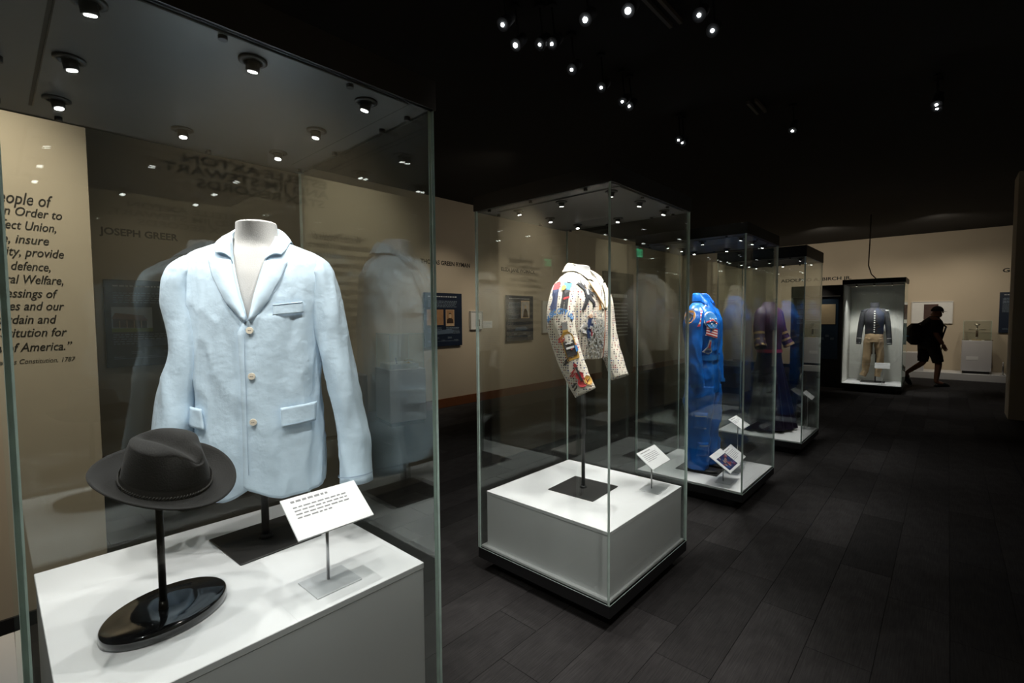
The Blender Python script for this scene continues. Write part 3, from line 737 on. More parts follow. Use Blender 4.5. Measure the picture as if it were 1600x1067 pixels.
motif(chest3, [('white', ell(-.115,1.50,.070,.075,28), .003), ('blue', ell(-.115,1.50,.065,.070,28), .005)]+[(c, [(x*1.3-.115, z*1.3+1.47) for x, z in o], l+.002) for c, o, l in stars]+[('red', [(-.175,1.485),(-.115,1.510),(-.055,1.475),(-.055,1.466),(-.115,1.498),(-.175,1.476)], .008)], 'round_star_patch', s3, 'round blue patch with white rim and stars')
st = []
for k in range(7): st.append(('red' if k % 2 == 0 else 'white', [(-.165,1.375+k*.011),(-.045,1.345+k*.011),(-.045,1.356+k*.011),(-.165,1.386+k*.011)], .004))
motif(chest3, st+[('white', [(-.167,1.371),(-.043,1.341),(-.043,1.346),(-.167,1.376)], .003)], 'striped_flag_patch', s3, 'red and white striped patch on the chest')
st = []
for k in range(9): st.append(('red' if k % 2 == 0 else 'white', [(-.055,-.10+k*.014),(.055,-.085+k*.014),(.055,-.071+k*.014),(-.055,-.086+k*.014)], .004))
st.append(('navy', [(-.055,-.03),(-.005,-.023),(-.005,.042),(-.055,.034)], .006))
motif(arm(S3, .35, .30, .68), st, 'flag_patch', s3, 'flag patch with red and white stripes')
motif(arm(S3, -.15, .34, .68), [('white', ell(0,0,.048,.052,26), .003), ('orange', ell(0,0,.042,.046,26), .005), ('black', [(-.03,-.01),(0,.025),(.03,.005),(.02,-.015),(-.01,-.02)], .007), ('tan', ell(-.005,-.02,.02,.01,12), .007)], 'round_mission_patch', s3, 'round orange and brown mission patch')
motif(chest3, [('silver', [(-0.133,1.330),(-0.119,1.330),(-0.113,1.270),(-0.093,1.225),(-0.125,1.205),(-0.159,1.225),(-0.139,1.270)], .004), ('red', [(-0.129,1.315),(-0.123,1.315),(-0.117,1.260),(-0.135,1.260)], .006), ('navy', [(-0.143,1.240),(-0.109,1.240),(-0.105,1.225),(-0.125,1.215),(-0.147,1.225)], .006)], 'pointed_mission_patch', s3, 'grey pointed patch with red and blue detail')

# --- dark gown
f4, L4 = 250, (6.40, 1.60)
GW = mat('midnight_sequin_cloth', (.010, .005, .022), .4, var=.8, scale=38, bump=.5, bscale=160)
GP = mat('magenta_brocade', (.035, .008, .035), .5, var=.9, scale=30)
GG = mat('gold_trim', (.45, .30, .14), .35, metal=.6)
figure_stand('dark base plate under the purple gown', L4, f4, Z3, .5, None, None, .36, .012)
g4 = thing('stage_gown', 'long dark purple sequined gown with gold trimmed sleeve', 'gown', (L4[0], L4[1], .19), f4, absz=True)
T4 = Torso([(.19,.34,.27,.30,0),(.45,.29,.22,.25,0),(.80,.21,.16,.18,0),(1.05,.15,.12,.12,0),(1.25,.145,.11,.11,0),(1.42,.165,.125,.115,0),(1.53,.17,.105,.11,.004),(1.60,.145,.085,.09,.01),(1.65,.095,.065,.07,.014),(1.70,.06,.052,.055,.016)], .9)
mb = MB(); mb.grid(lambda u, v: T4.pt(2*pi*u, .19+.92*v, .022*(1-v)*sin(2*pi*u*15)*min(1, (1-v)*2)), 120, 40, cu=True); mb.build('skirt', GW, g4)
mb = MB(); mb.grid(lambda u, v: T4.pt(2*pi*u, 1.10+.60*v, .004), 48, 30, cu=True); mb.build('bodice', GP, g4)
for sd in (-1, 1):
    slv = Sleeve([(sd*.08,.01,1.62,.012,.02),(sd*.13,.01,1.60,.038,.05),(sd*.165,.008,1.54,.055,.066),(sd*.20,0,1.42,.056,.062),(sd*.235,-.03,1.28,.054,.058),(sd*.27,-.08,1.16,.06,.062)], sd)
    sv = sleeve_mesh(slv, GP, g4, seed=51+sd, wr=.006)
    for t0 in (.72, .84, .95): mb = MB(); mb.grid(lambda u, v: slv.pt(2*pi*u, t0+.04*v, .004), 24, 2, cu=True); mb.build('gold_band', GG, sv)
mb = MB(); mb.grid(lambda u, v: T4.pt(2*pi*u, 1.09+.04*v, .010), 48, 2, cu=True); mb.build('sash', mat('crimson_sash', (.25, .02, .05), .4), g4)

# ------------------------------------------------------------------ wall exhibits
NAVY = mat('navy_panel', (.008, .018, .042), .45, var=.3, scale=3); PRINT = mat('pale_blue_print', (.28, .36, .44), .6); PW = mat('white_print', (.6, .62, .62), .6)
SEP = mat('sepia_print', (.42, .24, .12), .5, var=.25, scale=14); SEPL = mat('sepia_light', (.60, .44, .28), .5, var=.2, scale=25); DK = mat('sepia_dark', (.05, .028, .018), .5); GRY = mat('grey_photo', (.45, .43, .42), .5, var=.35, scale=18)
def info_panel(label, x0, z0, w=.81, h=.90, y=WY, kind='portrait', face=270, xw=None):
    t = thing('info_panel', label, 'information panel', (xw if xw is not None else x0, y-.035 if face == 270 else 0, z0), face)
    if face != 270: t.location = (xw, x0, z0)
    MB().bevbox((w/2, 0, h/2), (w, .03, h), .003).build('board', NAVY, t)
    m = MB(); F = -.0165
    lines_of_print(m, .07, w-.12, h-.07, 1, .03, .016, F, 1)
    lines_of_print(m, .07, w-.10, h-.14, 5, .024, .008, F, 0, seed=3)
    def rect(a, b, c, d, k, e=0): m.poly([(a, F-e, b), (c, F-e, b), (c, F-e, d), (a, F-e, d)], k)
    pm_ = m; ph = []
    if kind == 'portrait':
        m = MB(); ph.append(m); rect(.04, .36, .39, .62, 2); m = MB(); ph.append(m); rect(.44, .34, .63, .62, 3, .0004); rect(.455, .385, .615, .61, 2, .0008)
        m.poly([(x, F-.0012, z) for x, z in [(.46,.385),(.61,.385),(.60,.45),(.565,.475),(.505,.475),(.47,.45)]], 4)
        m.poly([(x, F-.0016, z) for x, z in ell(.535,.515,.030,.042)], 3); m.poly([(x, F-.002, z) for x, z in [(.503,.53),(.51,.56),(.535,.565),(.56,.56),(.567,.53),(.555,.545),(.515,.545)]], 4)
        m = pm_; lines_of_print(m, .07, .36, .31, 4, .024, .008, F, 0, seed=5); lines_of_print(m, .45, w-.06, .31, 5, .024, .008, F, 0, seed=6)
    elif kind == 'house':
        m = MB(); ph.append(m); rect(.05, .36, .39, .62, 5); rect(.05, .36, .39, .40, 6, .0004)
        m.poly([(x, F-.0008, z) for x, z in [(.06,.41),(.34,.40),(.34,.49),(.32,.53),(.08,.54),(.06,.52)]], 4)
        m.poly([(x, F-.0012, z) for x, z in [(.05,.50),(.35,.475),(.32,.53),(.08,.56)]], 7)
        for k in range(4): rect(.11+k*.06, .405, .117+k*.06, .48, 3, .0016)
        m = pm_; lines_of_print(m, .06, w-.10, .33, 5, .024, .008, F, 0, seed=8)
    else:
        m = MB(); ph.append(m); rect(.42, .45, .68, .80, 3); rect(.435, .465, .665, .785, 8, .0004)
        m.poly([(x, F-.0008, z) for x, z in [(.47,.465),(.64,.465),(.61,.58),(.58,.64),(.53,.64),(.50,.58)]], 4); m.poly([(x, F-.0012, z) for x, z in ell(.555,.68,.026,.036)], 3)
        m = pm_; lines_of_print(m, .05, .36, h-.16, 12, .027, .008, F, 0, seed=11)
    m = pm_
    # outline map of a long state and a time line
    m.poly([(x, F-.0004, z) for x, z in [(.24,.20),(.58,.215),(.62,.25),(.55,.29),(.26,.27)]], 9)
    for k in range(5): lines_of_print(m, .06+k*.14, .16+k*.14, .10+(k % 2)*.05, 2, .018, .006, F, 0, seed=20+k)
    rect(.06, .085, w-.08, .088, 0)
    PM = [PRINT, PW, SEP, SEPL, DK, mat('photo_sky', (.42,.48,.52), .5), mat('photo_grass', (.16,.22,.06), .5), mat('photo_roof', (.20,.13,.09), .5), GRY, mat('map_blue', (.10,.15,.22), .6)]
    m.build('print', PM, t)['kind'] = 'stuff'
    for q in ph: q.build('photograph', PM, t)
    return t
info_panel('dark panel with a photograph of a log house under the JOSEPH GREER name', .80, 1.055, kind='house')
info_panel('navy panel with two sepia photographs under the THOMAS GREEN RYMAN name', 4.805, 1.055)
info_panel('navy panel with a grey full-length photograph under the ELIZA name', 6.765, 1.065, w=.80, kind='figure')
info_panel('dark panel cut off by the wall pier on the far right', -.87, 1.09, w=.8, h=.94, kind='figure', face=180, xw=FX-.035)

def framed(label, x0, z0, w, h, y=WY, d=.045, dark=None, face=270, xw=None, name='framed_document'):
    t = thing(name, label, 'framed document', (x0, y-d/2, z0), face)
    if face != 270: t.location = (xw-d/2, x0, z0)
    fr = MB(); b = .016
    for c, s_ in (((w/2, 0, b/2), (w, d, b)), ((w/2, 0, h-b/2), (w, d, b)), ((b/2, 0, h/2), (b, d, h-2*b)), ((w-b/2, 0, h/2), (b, d, h-2*b))): fr.box(c, s_)
    fr.build('frame', mat('pale_frame', (.62, .62, .60), .5), t)
    MB().box((w/2, .006, h/2), (w-2*b, d-.014, h-2*b)).build('mat_board', mat('white_mat_board', (.70, .72, .72), .7), t)
    if dark:
        x, z, a, c = dark; MB().box((x+a/2, -d/2+.012, z+c/2), (a, .006, c)).build('picture', mat('dark_picture', (.06, .03, .025), .5, var=.6, scale=12), t)
    return t
framed('small white framed document between the two navy panels', 5.83, 1.32, .30, .335, dark=(.13, .06, .10, .12))
framed('tall pale frame with a dark picture beside the sleeve of the embroidered jacket', 7.89, 1.20, .50, .68, dark=(.14, .09, .28, .5))
framed('wide white framed sheet on the far wall behind the walking visitor', .70, 1.30, .78, .55, face=180, xw=FX, dark=(.24, .10, .27, .38))
lb = thing('label_card', 'small white label beside the framed document', 'label', (6.15, WY-.006, 1.34))
MB().bevbox((.13, 0, .065), (.26, .008, .13), .001).build('card', WHITE, lb); mb = MB(); lines_of_print(mb, .02, .24, .10, 4, .022, .006, -.005); mb.build('print', PRINT, lb)
wv = thing('glass_vitrine', 'narrow glass wall case beside the panel with the log house', 'wall case', (.25, 6.12, .85))
MB().box((0, .20, .72), (.50, .02, 1.44)).build('back_board', mat('umber_board', (.20, .10, .04), .6, var=.3, scale=8), wv)
MB().box((0, -.02, .72), (.86, .008, 1.44), mf=[1,1,0,1,0,1]).build('glass_front', [GLASS, EDGE], wv)
MB().box((.426, .10, .72), (.008, .232, 1.44), mf=[1,1,1,0,1,0]).build('glass_side', [GLASS, EDGE], wv)
for z in (.06, 1.38): MB().box((.22, .09, z), (.42, .02, .014)).cyl((.425, -.03, z), (.455, -.03, z), .010, n=10).build('bracket', STEEL, wv)
# dark partition with white text further along the wall
dp = thing('exhibit_board', 'tall black graphic panel with white text seen between the jackets', 'graphic panel', (10.27, WY-.04, 0))
MB().box((.75, 0, 1.33), (1.5, .05, 2.66)).build('board', mat('black_graphic', (.010, .010, .012), .5), dp)
mb = MB(); lines_of_print(mb, .30, 1.2, 2.02, 1, .1, .09, -.027, seed=2); lines_of_print(mb, .30, 1.2, 1.85, 10, .09, .03, -.027, seed=4); mb.build('print', PW, dp)

def vitrine_pedestal(label, x, y, face, w, d, h, riser=True, hood=.50):
    t = thing('pedestal', label, 'pedestal', (x, y, 0), face)
    GW_ = mat('grey_white_pedestal', (.62, .62, .64), .5, var=.02)
    MB().box((0, 0, .03), (w-.05, d-.05, .06)).build('toe_base', BLACK, t)
    MB().bevbox((0, 0, .03+h/2), (w, d, h-.06), .006).build('body', GW_, t)
    if riser: MB().bevbox((-.01, 0, h+.035), (w-.12, d-.16, .07), .003).build('riser', WHITE, t)
    if hood:
        for ax, sg in (('x', -1), ('x', 1), ('y', -1), ('y', 1)):
            mb = MB()
            if ax == 'x': mb.box((sg*(w/2-.02), 0, h+hood/2), (.006, d-.05, hood), mf=[1,1,1,0,1,0])
            else: mb.box((0, sg*(d/2-.02), h+hood/2), (w-.035, .006, hood), mf=[1,1,0,1,0,1])
            mb.build('hood_pane', [GLASS, EDGE], t)
        MB().box((0, 0, h+hood+.003), (w-.034, d-.034, .006), mf=[0,0,1,1,1,1]).build('hood_top', [GLASS, EDGE], t)
    return t
vitrine_pedestal('grey pedestal with a glass hood and small gold objects under the navy panel', 4.075, 5.965, 257, .545, .60, .81)
vitrine_pedestal('plain grey pedestal mostly hidden behind the pale blue jacket', 3.09, 5.94, 257, .60, .58, .80, riser=False, hood=0)
BRASS = mat('brass', (.70, .50, .20), .3, metal=.9)
b1 = thing('brass_instrument', 'small brass compass on the white riser of the pedestal', 'compass', (4.13, 5.83, .88), 257)
MB().lathe([(.030,0),(.030,.006),(.010,.010),(.008,.03)], n=20).build('foot', BRASS, b1); MB().box((0, 0, .042), (.12, .03, .018)).cyl((.0,0,.05), (0,0,.06), .028, n=20).build('body', BRASS, b1)
b2 = tag(MB().cyl((0,0,0), (-.018,0,.09), .006, .009, n=10).lathe([(.014,0),(.014,.006),(.005,.01)], n=14).build('quill_stand', DK, None, (3.94, 5.85, .88)), 'thin dark upright pen on the white riser of the pedestal', 'pen')
lp = thing('low_plinth', 'low white plinth at the lower left edge beside the nearest case', 'plinth', (-.50, 2.62, 0))
MB().box((0, 0, .07), (1.0, .78, .14)).build('body', WHITE, lp); MB().bevbox((0, 0, .15), (1.04, .82, .02), .002).build('top_board', WHITE, lp)

# ------------------------------------------------------------------ far end of the gallery
fc = thing('display_case', 'far white-backed case with the black military coat and tan trousers', 'display case', (12.12, 1.10, 0))
MB().box((0, 0, .04), (.80, .80, .08)).build('toe_base', BLACK, fc)
MB().box((0, 0, .115), (.96, .97, .07)).build('base_frame', BLACK, fc)
MB().box((0, 0, .153), (.93, .94, .010)).build('deck', WHITE, fc)
OFFW = mat('off_white_panel', (.74, .75, .70), .7, var=.02)
MB().box((.46, 0, 1.15), (.02, .93, 1.98)).build('back_panel', OFFW, fc)
MB().box((0, .47, 1.15), (.94, .014, 1.98)).build('side_panel', OFFW, fc)
MB().box((-.475, 0, 1.15), (.010, .965, 2.0), mf=[1,1,1,0,1,0]).build('glass_pane', [GLASS, EDGE], fc)
MB().box((0, -.478, 1.15), (.92, .010, 2.0), mf=[1,1,0,1,0,1]).build('glass_pane', [GLASS, EDGE], fc)
MB().box((0, 0, 2.19), (.98, .99, .09)).build('canopy', BLACK, fc)
for yy in (-.28, 0, .28):
    dl = MB().cyl((-.30, yy, 2.145), (-.28, yy, 2.11), .018, n=14).build('downlight', BLACK, fc); MB().cyl((-.279, yy, 2.109), (-.278, yy, 2.107), .015, n=14).build('lens', LENS, dl)
    spot((-.276, yy, 2.10), (.15, yy*.6, .9), 28, 80, .8, NEUTRAL, .02, fc, 'downlight_lamp')
pc = thing('power_cord', 'thin cord hanging from the ceiling to the far case', 'cord', (12.12, 1.10, 2.235))
mb = MB(); pts = [(0, -.02, 0), (0, .08, .12), (0, .13, .30), (0, .12, .7), (0, .11, CZ-2.235)]
for a, b in zip(pts, pts[1:]): mb.cyl(a, b, .010, n=8)
mb.build('cable', mat('tan_cable', (.16, .12, .08), .6), pc); MB().cyl((0,-.02,0), (0,-.02,.025), .03, n=12).build('inlet', BLACK, pc)
# uniform
f5, L5 = 186, (12.18, 1.11)
figure_stand('dark base plate and rod under the military uniform', (12.18, 1.11), f5, .157, .7, None, None, .40, .010, (.04, 0))
BW = mat('black_wool', (.012, .013, .018), .8, var=.2); TN = mat('tan_leather', (.42, .30, .17), .75, var=.15, scale=10)
T5 = Torso([(1.14,.150,.10,.10,0),(1.25,.150,.105,.10,0),(1.42,.175,.125,.115,0),(1.52,.180,.115,.11,.004),(1.59,.165,.092,.095,.008),(1.63,.125,.075,.082,.012),(1.66,.085,.062,.07,.016),(1.69,.07,.058,.062,.018),(1.78,.066,.056,.058,.018)], .85)
u5 = thing('military_coat', 'black high-collared military coat with a row of white buttons', 'coat', (L5[0], L5[1], .72), f5, absz=True)
mb = MB(); mb.grid(lambda u, v: T5.pt(2*pi*u, 1.14+.64*v, .002), 48, 40, cu=True); mb.build('body', BW, u5)
for sd in (-1, 1):
    slv = Sleeve([(sd*.08,.01,1.64,.012,.02),(sd*.14,.01,1.62,.035,.05),(sd*.178,.008,1.56,.052,.06),(sd*.205,.005,1.42,.052,.056),(sd*.225,0,1.25,.048,.05),(sd*.242,-.02,1.08,.044,.046),(sd*.252,-.04,.93,.042,.042)], sd)
    sv = sleeve_mesh(slv, BW, u5, seed=61+sd, wr=.004)
    for t0 in (.86, .97): mb = MB(); mb.grid(lambda u, v: slv.pt(2*pi*u, t0+.012*v, .003), 24, 1, cu=True); mb.build('cuff_lace', THREAD['silver'], sv)
    mb = MB(); mb.grid(lambda u, v: (sd*(.02+(.09-.03*v)*u), .075+.035*sin(pi*u)+.02*v, 1.16-.44*v), 8, 14); solid(mb.build('tail', BW, u5), .006)
    mb = MB(); mb.lathe([(.045,1.60),(.055,1.605),(.050,1.625)], (sd*.175, .006, 0), 20); mb.build('epaulette', THREAD['silver'] if sd > 0 else BW, u5)
mb = MB(); mb.grid(lambda u, v: T5.pt(2*pi*u, 1.69+.09*v, .008), 40, 3, cu=True); mb.build('stand_collar', BW, u5)
for k in range(10): z = 1.60-k*.046; MB().cyl((0, T5.front(0, z, .002), z), (0, T5.front(0, z, .012), z), .014, .010, n=14).build('button', mat('pewter_button', (.80,.79,.74), .3, metal=.2), u5)
t5 = thing('breeches', 'tan buckskin trousers below the black military coat', 'trousers', (L5[0], L5[1], .27), f5, absz=True)
mb = MB(); TT = Torso([(.98,.155,.11,.12,0),(1.08,.155,.11,.115,0),(1.18,.145,.10,.105,0),(1.22,.142,.098,.10,0)], .88)
mb.grid(lambda u, v: TT.pt(2*pi*u, .98+.24*v, nz((sin(2*pi*u), cos(2*pi*u), v), (3,3,6), 4)*.006), 48, 16, cu=True); mb.build('seat', TN, t5)
for sd in (-1, 1):
    leg = Sleeve([(sd*.078,0,1.06,.075,.105),(sd*.086,0,.95,.080,.10),(sd*.096,-.006,.80,.074,.085),(sd*.108,-.012,.64,.064,.07),(sd*.115,-.004,.50,.058,.064),(sd*(.125 if sd < 0 else .085),.006,.38,.054,.058),(sd*(.165 if sd < 0 else .075),.01,.275,.050,.054)], sd)
    sleeve_mesh(leg, TN, t5, 'trouser_leg', seed=71+sd, wr=.010, lobes=20)
caption('white caption card in front of the military uniform', 11.80, .93, .157, .53, .24, .12, 1.1, R(-90), 3)
# dark kiosk beside it
spot((11.62, 2.1, 2.35), (12.0, 2.05, 1.4), 9, 75, .9, WARM, .04, None, 'kiosk_fill')  # added fill spot, no fixture, brightening the kiosk document
kk = thing('graphic_kiosk', 'dark blue graphic panel with a pale document left of the far case', 'kiosk', (12.0, 2.10, 0), 180)
KB = mat('kiosk_black', (.010, .011, .014), .5)
MB().box((0, .25, 1.08), (.96, .5, 2.16)).build('cabinet', KB, kk)
MB().box((.0, -.006, 1.25), (.80, .012, 1.30)).build('graphic_board', mat('kiosk_blue', (.012, .035, .075), .5, var=.4, scale=3), kk)
MB().box((.22, -.016, 1.55), (.26, .008, .42)).build('document', mat('parchment', (.72, .60, .40), .7, var=.08), kk)
MB().box((0, -.03, 1.93), (.86, .04, .025)).build('light_rail', STEEL, kk)
mb = MB()
for k in range(5): lines_of_print(mb, -.36, .06, 1.84-k*.11, 3, .028, .012, -.0135, seed=30+k)
for k in range(8): lines_of_print(mb, -.36+k*.09, -.29+k*.09, 1.10-(k % 2)*.06, 2, .025, .012, -.0135, seed=50+k)
mb.build('print', PRINT, kk)
# low platform, pedestal and trophy by the far wall
pf = thing('display_platform', 'long low white platform along the far wall', 'platform', (15.48, -.1, 0))
MB().bevbox((0, 0, .08), (.80, 1.80, .16), .004).build('deck', WHITE, pf); MB().box((.0, 0, .004), (.74, 1.74, .008)).build('toe_base', BLACK, pf)
vp = vitrine_pedestal('grey pedestal with the silver sword hilt on the low platform', 15.40, -.50, 180, .50, .44, .76, riser=False, hood=.45); vp.location.z = .16
MB().box((.09-.16, -.222, .36), (.20, .006, .08)).build('label_card', WHITE, vp)
sw = thing('sword_hilt', 'pale silver sword hilt standing upright under the glass hood', 'sword', (15.40, -.50, .92), 180)
MB().bevbox((0, 0, .012), (.16, .10, .024), .003).build('mount', mat('tan_mount', (.5,.40,.25), .6), sw)
MB().cyl((0,0,.024), (0,0,.10), .010, n=10).build('support', WHITE, sw)
MB().cyl((0,0,.08), (0,0,.23), .022, .018, n=14).build('grip', mat('dark_grip', (.08,.05,.03), .6), sw)
MB().cyl((-.14,0,.25), (.14,0,.25), .009, n=10).lathe([(.013,.24),(.02,.26),(.013,.28)], n=14).build('cross_guard', mat('silver', (.75,.70,.6), .3, metal=.8), sw)
MB().lathe([(.010,.28),(.018,.30),(.012,.33),(.045,.35),(.050,.37),(.02,.385)], n=18).build('pommel', MATS['silver'], sw)
MB().box((-.19, 0, .006), (.12, .06, .012)).box((.20, 0, .006), (.14, .06, .012)).build('fittings', MATS['dark_grip'], sw)
wp = thing('small_plinth', 'small pale plinth behind the visitor on the low platform', 'plinth', (15.35, .58, .16)); MB().bevbox((0,0,.22), (.34,.34,.44), .005).build('body', mat('grey_white_pedestal', (.5,.5,.52)), wp); MB().box((0,0,.446), (.30,.30,.012)).build('top_board', WHITE, wp)
rl = thing('barrier_post', 'short steel barrier post at the end of the low platform', 'post', (15.15, -.93, .16)); MB().cyl((0,0,0), (0,0,.30), .012, n=10).build('post', STEEL, rl); MB().cyl((0,0,0), (0,0,.012), .04, n=14).build('foot', STEEL, rl)

# ------------------------------------------------------------------ visitor walking past
pe = thing('person', 'visitor in black t-shirt, cap and shorts walking with a backpack', 'person', (13.55, .26, 0), 298)
SKIN = mat('skin', (.30, .14, .09), .55, var=.08)
def skin_body(J, E, rad, name, mat_, parent, sub=2):
    me = bpy.data.meshes.new(name); me.from_pydata([Vector(p) for p in J], E, []); me.materials.append(mat_)
    o = bpy.data.objects.new(name, me); COL.objects.link(o); o.parent = parent
    sk = o.modifiers.new('skin', 'SKIN'); sk.use_smooth_shade = True
    if not me.skin_vertices: me.attributes
    bm = bmesh.new(); bm.from_mesh(me); ly = bm.verts.layers.skin.verify(); bm.verts.ensure_lookup_table()
    for v, r_ in zip(bm.verts, rad): v[ly].radius = r_ if isinstance(r_, tuple) else (r_, r_)
    bm.verts[0][ly].use_root = True; bm.to_mesh(me); bm.free()
    sb = o.modifiers.new('smooth', 'SUBSURF'); sb.levels = sub; sb.render_levels = sub
    return o
J = [(0,.05,.92),(0,.03,1.08),(0,0,1.26),(0,-.02,1.40),(0,-.05,1.47),(0,-.09,1.54),(0,-.105,1.62),
     (-.19,.0,1.37),(-.24,.04,1.12),(-.23,-.10,.90),(.19,-.02,1.37),(.24,.0,1.12),(.23,-.16,.92),
     (-.10,.04,.88),(-.11,-.10,.50),(-.11,-.06,.10),(-.11,-.20,.05),(.10,.06,.88),(.11,.06,.50),(.11,.38,.26),(.11,.34,.14)]
E = [(0,1),(1,2),(2,3),(3,4),(4,5),(5,6),(3,7),(7,8),(8,9),(3,10),(10,11),(11,12),(0,13),(13,14),(14,15),(15,16),(0,17),(17,18),(18,19),(19,20)]
rad = [.13,.14,.15,.12,.055,.085,.09,.062,.05,.035,.062,.05,.035,.095,.065,.042,.045,.095,.065,.042,.045]
body = skin_body(J, E, rad, 'body', SKIN, pe)
mb = MB()
for sg in (-1, 1):
    mb.lathe([(.004,-.025),(.014,-.02),(.016,0),(.012,.022),(.004,.026)], (sg*.086, -.09, 1.57), 10, sx=.5)
    mb.lathe([(.002,-.008),(.010,-.004),(.010,.004),(.002,.008)], (sg*.032, -.180, 1.60), 10, sy=.5)
mb.cyl((0,-.175,1.60), (0,-.205,1.565), .008, .014, 10); mb.box((0,-.178,1.53), (.045,.012,.008)); mb.build('face_features', SKIN, body)
def hand(w, d, parent):
    o = MB(); w = Vector(w); d = Vector(d).normalized(); s_ = d.cross(Vector((0, 1, 0))).normalized(); n_ = d.cross(s_)
    o.cyl(w, w+d*.08, .030, .036, 12)
    for k, l in enumerate((.060, .075, .070, .052)):
        p = w+d*.075+n_*((k-1.5)*.018); q = p+d*l*.55-s_*.006; o.cyl(p, q, .009, .0085, 8); o.cyl(q, q+d*l*.45-s_*.016, .0085, .007, 8)
    p = w+d*.03-n_*.032; o.cyl(p, p+d*.035-n_*.02, .011, .010, 8); o.cyl(p+d*.035-n_*.02, p+d*.065-n_*.024, .010, .008, 8)
    return o.build('hand', SKIN, parent)
hand((-.23,-.10,.90), (0,-.4,-1), body); hand((.23,-.16,.92), (0,-.5,-1), body)
BT = mat('black_tshirt', (.010, .010, .011), .85, var=.2); SH = mat('dark_olive_shorts', (.018, .016, .012), .85, var=.2); CAPM = mat('black_cap', (.008,.008,.009), .8)
TP = Torso([(.86,.20,.18,.17,.04),(.95,.21,.195,.18,.035),(1.10,.215,.195,.18,.025),(1.26,.215,.175,.175,.0),(1.38,.195,.14,.15,-.015),(1.44,.13,.10,.11,-.03),(1.49,.075,.07,.075,-.05)], .9)
mb = MB(); mb.grid(lambda u, v: TP.pt(2*pi*u, .86+.63*v, nz((sin(2*pi*u), cos(2*pi*u), v*2), (2,2,3), 3)*.012), 40, 30, cu=True); shirt = mb.build('t_shirt', BT, pe)
for sd in (-1, 1):
    a, b = ((-.17,.0,1.39),(-.24,.04,1.13)) if sd < 0 else ((.17,-.02,1.39),(.24,0,1.13))
    slv = Sleeve([a+(.08,.085), tuple((Vector(a)*.5+Vector(b)*.5))+(.08,.085), b+(.078,.08)], sd); sleeve_mesh(slv, BT, shirt, 'sleeve', .004, 20, 12)
shorts = MB(); shorts.grid(lambda u, v: (.19*sin(2*pi*u), .05-.155*cos(2*pi*u), .80+.14*v), 32, 6, cu=True); shorts = shorts.build('shorts', SH, pe)
for rows, sd in (([(-.10,.03,.88,.09,.13),(-.11,-.04,.70,.09,.11),(-.115,-.085,.52,.085,.095)], -1), ([(.10,.06,.88,.09,.13),(.11,.065,.70,.09,.11),(.115,.075,.52,.085,.095)], 1)):
    sleeve_mesh(Sleeve(rows, sd), SH, shorts, 'shorts_leg', .006, 24, 16)
for x, y, z, a in ((-.11, -.14, 0, 0), (.11, .40, .10, 50)):
    o = MB(); o.lathe([(.7,0),(1,.008),(1,.028),(.9,.05),(.6,.075),(.35,.09)], (0,-.03,0), 24, sx=.052, sy=.14); o = o.build('shoe', BLACK, pe); o.location = (x, y, z); o.rotation_euler = (R(a), 0, 0)
cp = MB(); cp.grid(lambda u, v: (.098*cos(pi/2*v)*cos(2*pi*u), -.095+.108*cos(pi/2*v)*sin(2*pi*u), 1.595+.115*sin(pi/2*v)), 28, 8, cu=True); cp = cp.build('cap', CAPM, pe)
MB().grid(lambda u, v: (.085*sin((u-.5)*2.4)*(1-.15*v), -.095-.10*cos((u-.5)*2.4)-.085*v*cos((u-.5)*2.2), 1.60-.012*v), 14, 4).build('cap_peak', CAPM, cp)
bp = thing('backpack', 'dark backpack with a blue strip on the walking visitor', 'backpack', (13.55, .26, .94), 298)
BPM = mat('dark_nylon', (.012, .013, .016), .6, var=.2)
mb = MB(); mb.grid(lambda u, v: (.17*math.copysign(abs(sin(2*pi*u))**.6, sin(2*pi*u))*(sin(pi*min(.97, max(.03, v)))**.35), .30-.15*math.copysign(abs(cos(2*pi*u))**.7, cos(2*pi*u))*(sin(pi*min(.97, max(.03, v)))**.45), -.06+.46*v), 32, 20, cu=True); mb.build('bag', BPM, bp)
MB().box((0,.455,.13), (.22,.012,.03)).build('blue_strip', THREAD['blue'], bp)
for sd in (-1, 1): mb = MB(); [mb.cyl(a, b, .016, n=8) for a, b in (((sd*.12,.19,.38),(sd*.13,.02,.47)), ((sd*.13,.02,.47),(sd*.14,-.19,.33)), ((sd*.14,-.19,.33),(sd*.17,-.10,.06)), ((sd*.17,-.10,.06),(sd*.15,.17,0)))]; mb.build('shoulder_strap', BPM, bp)

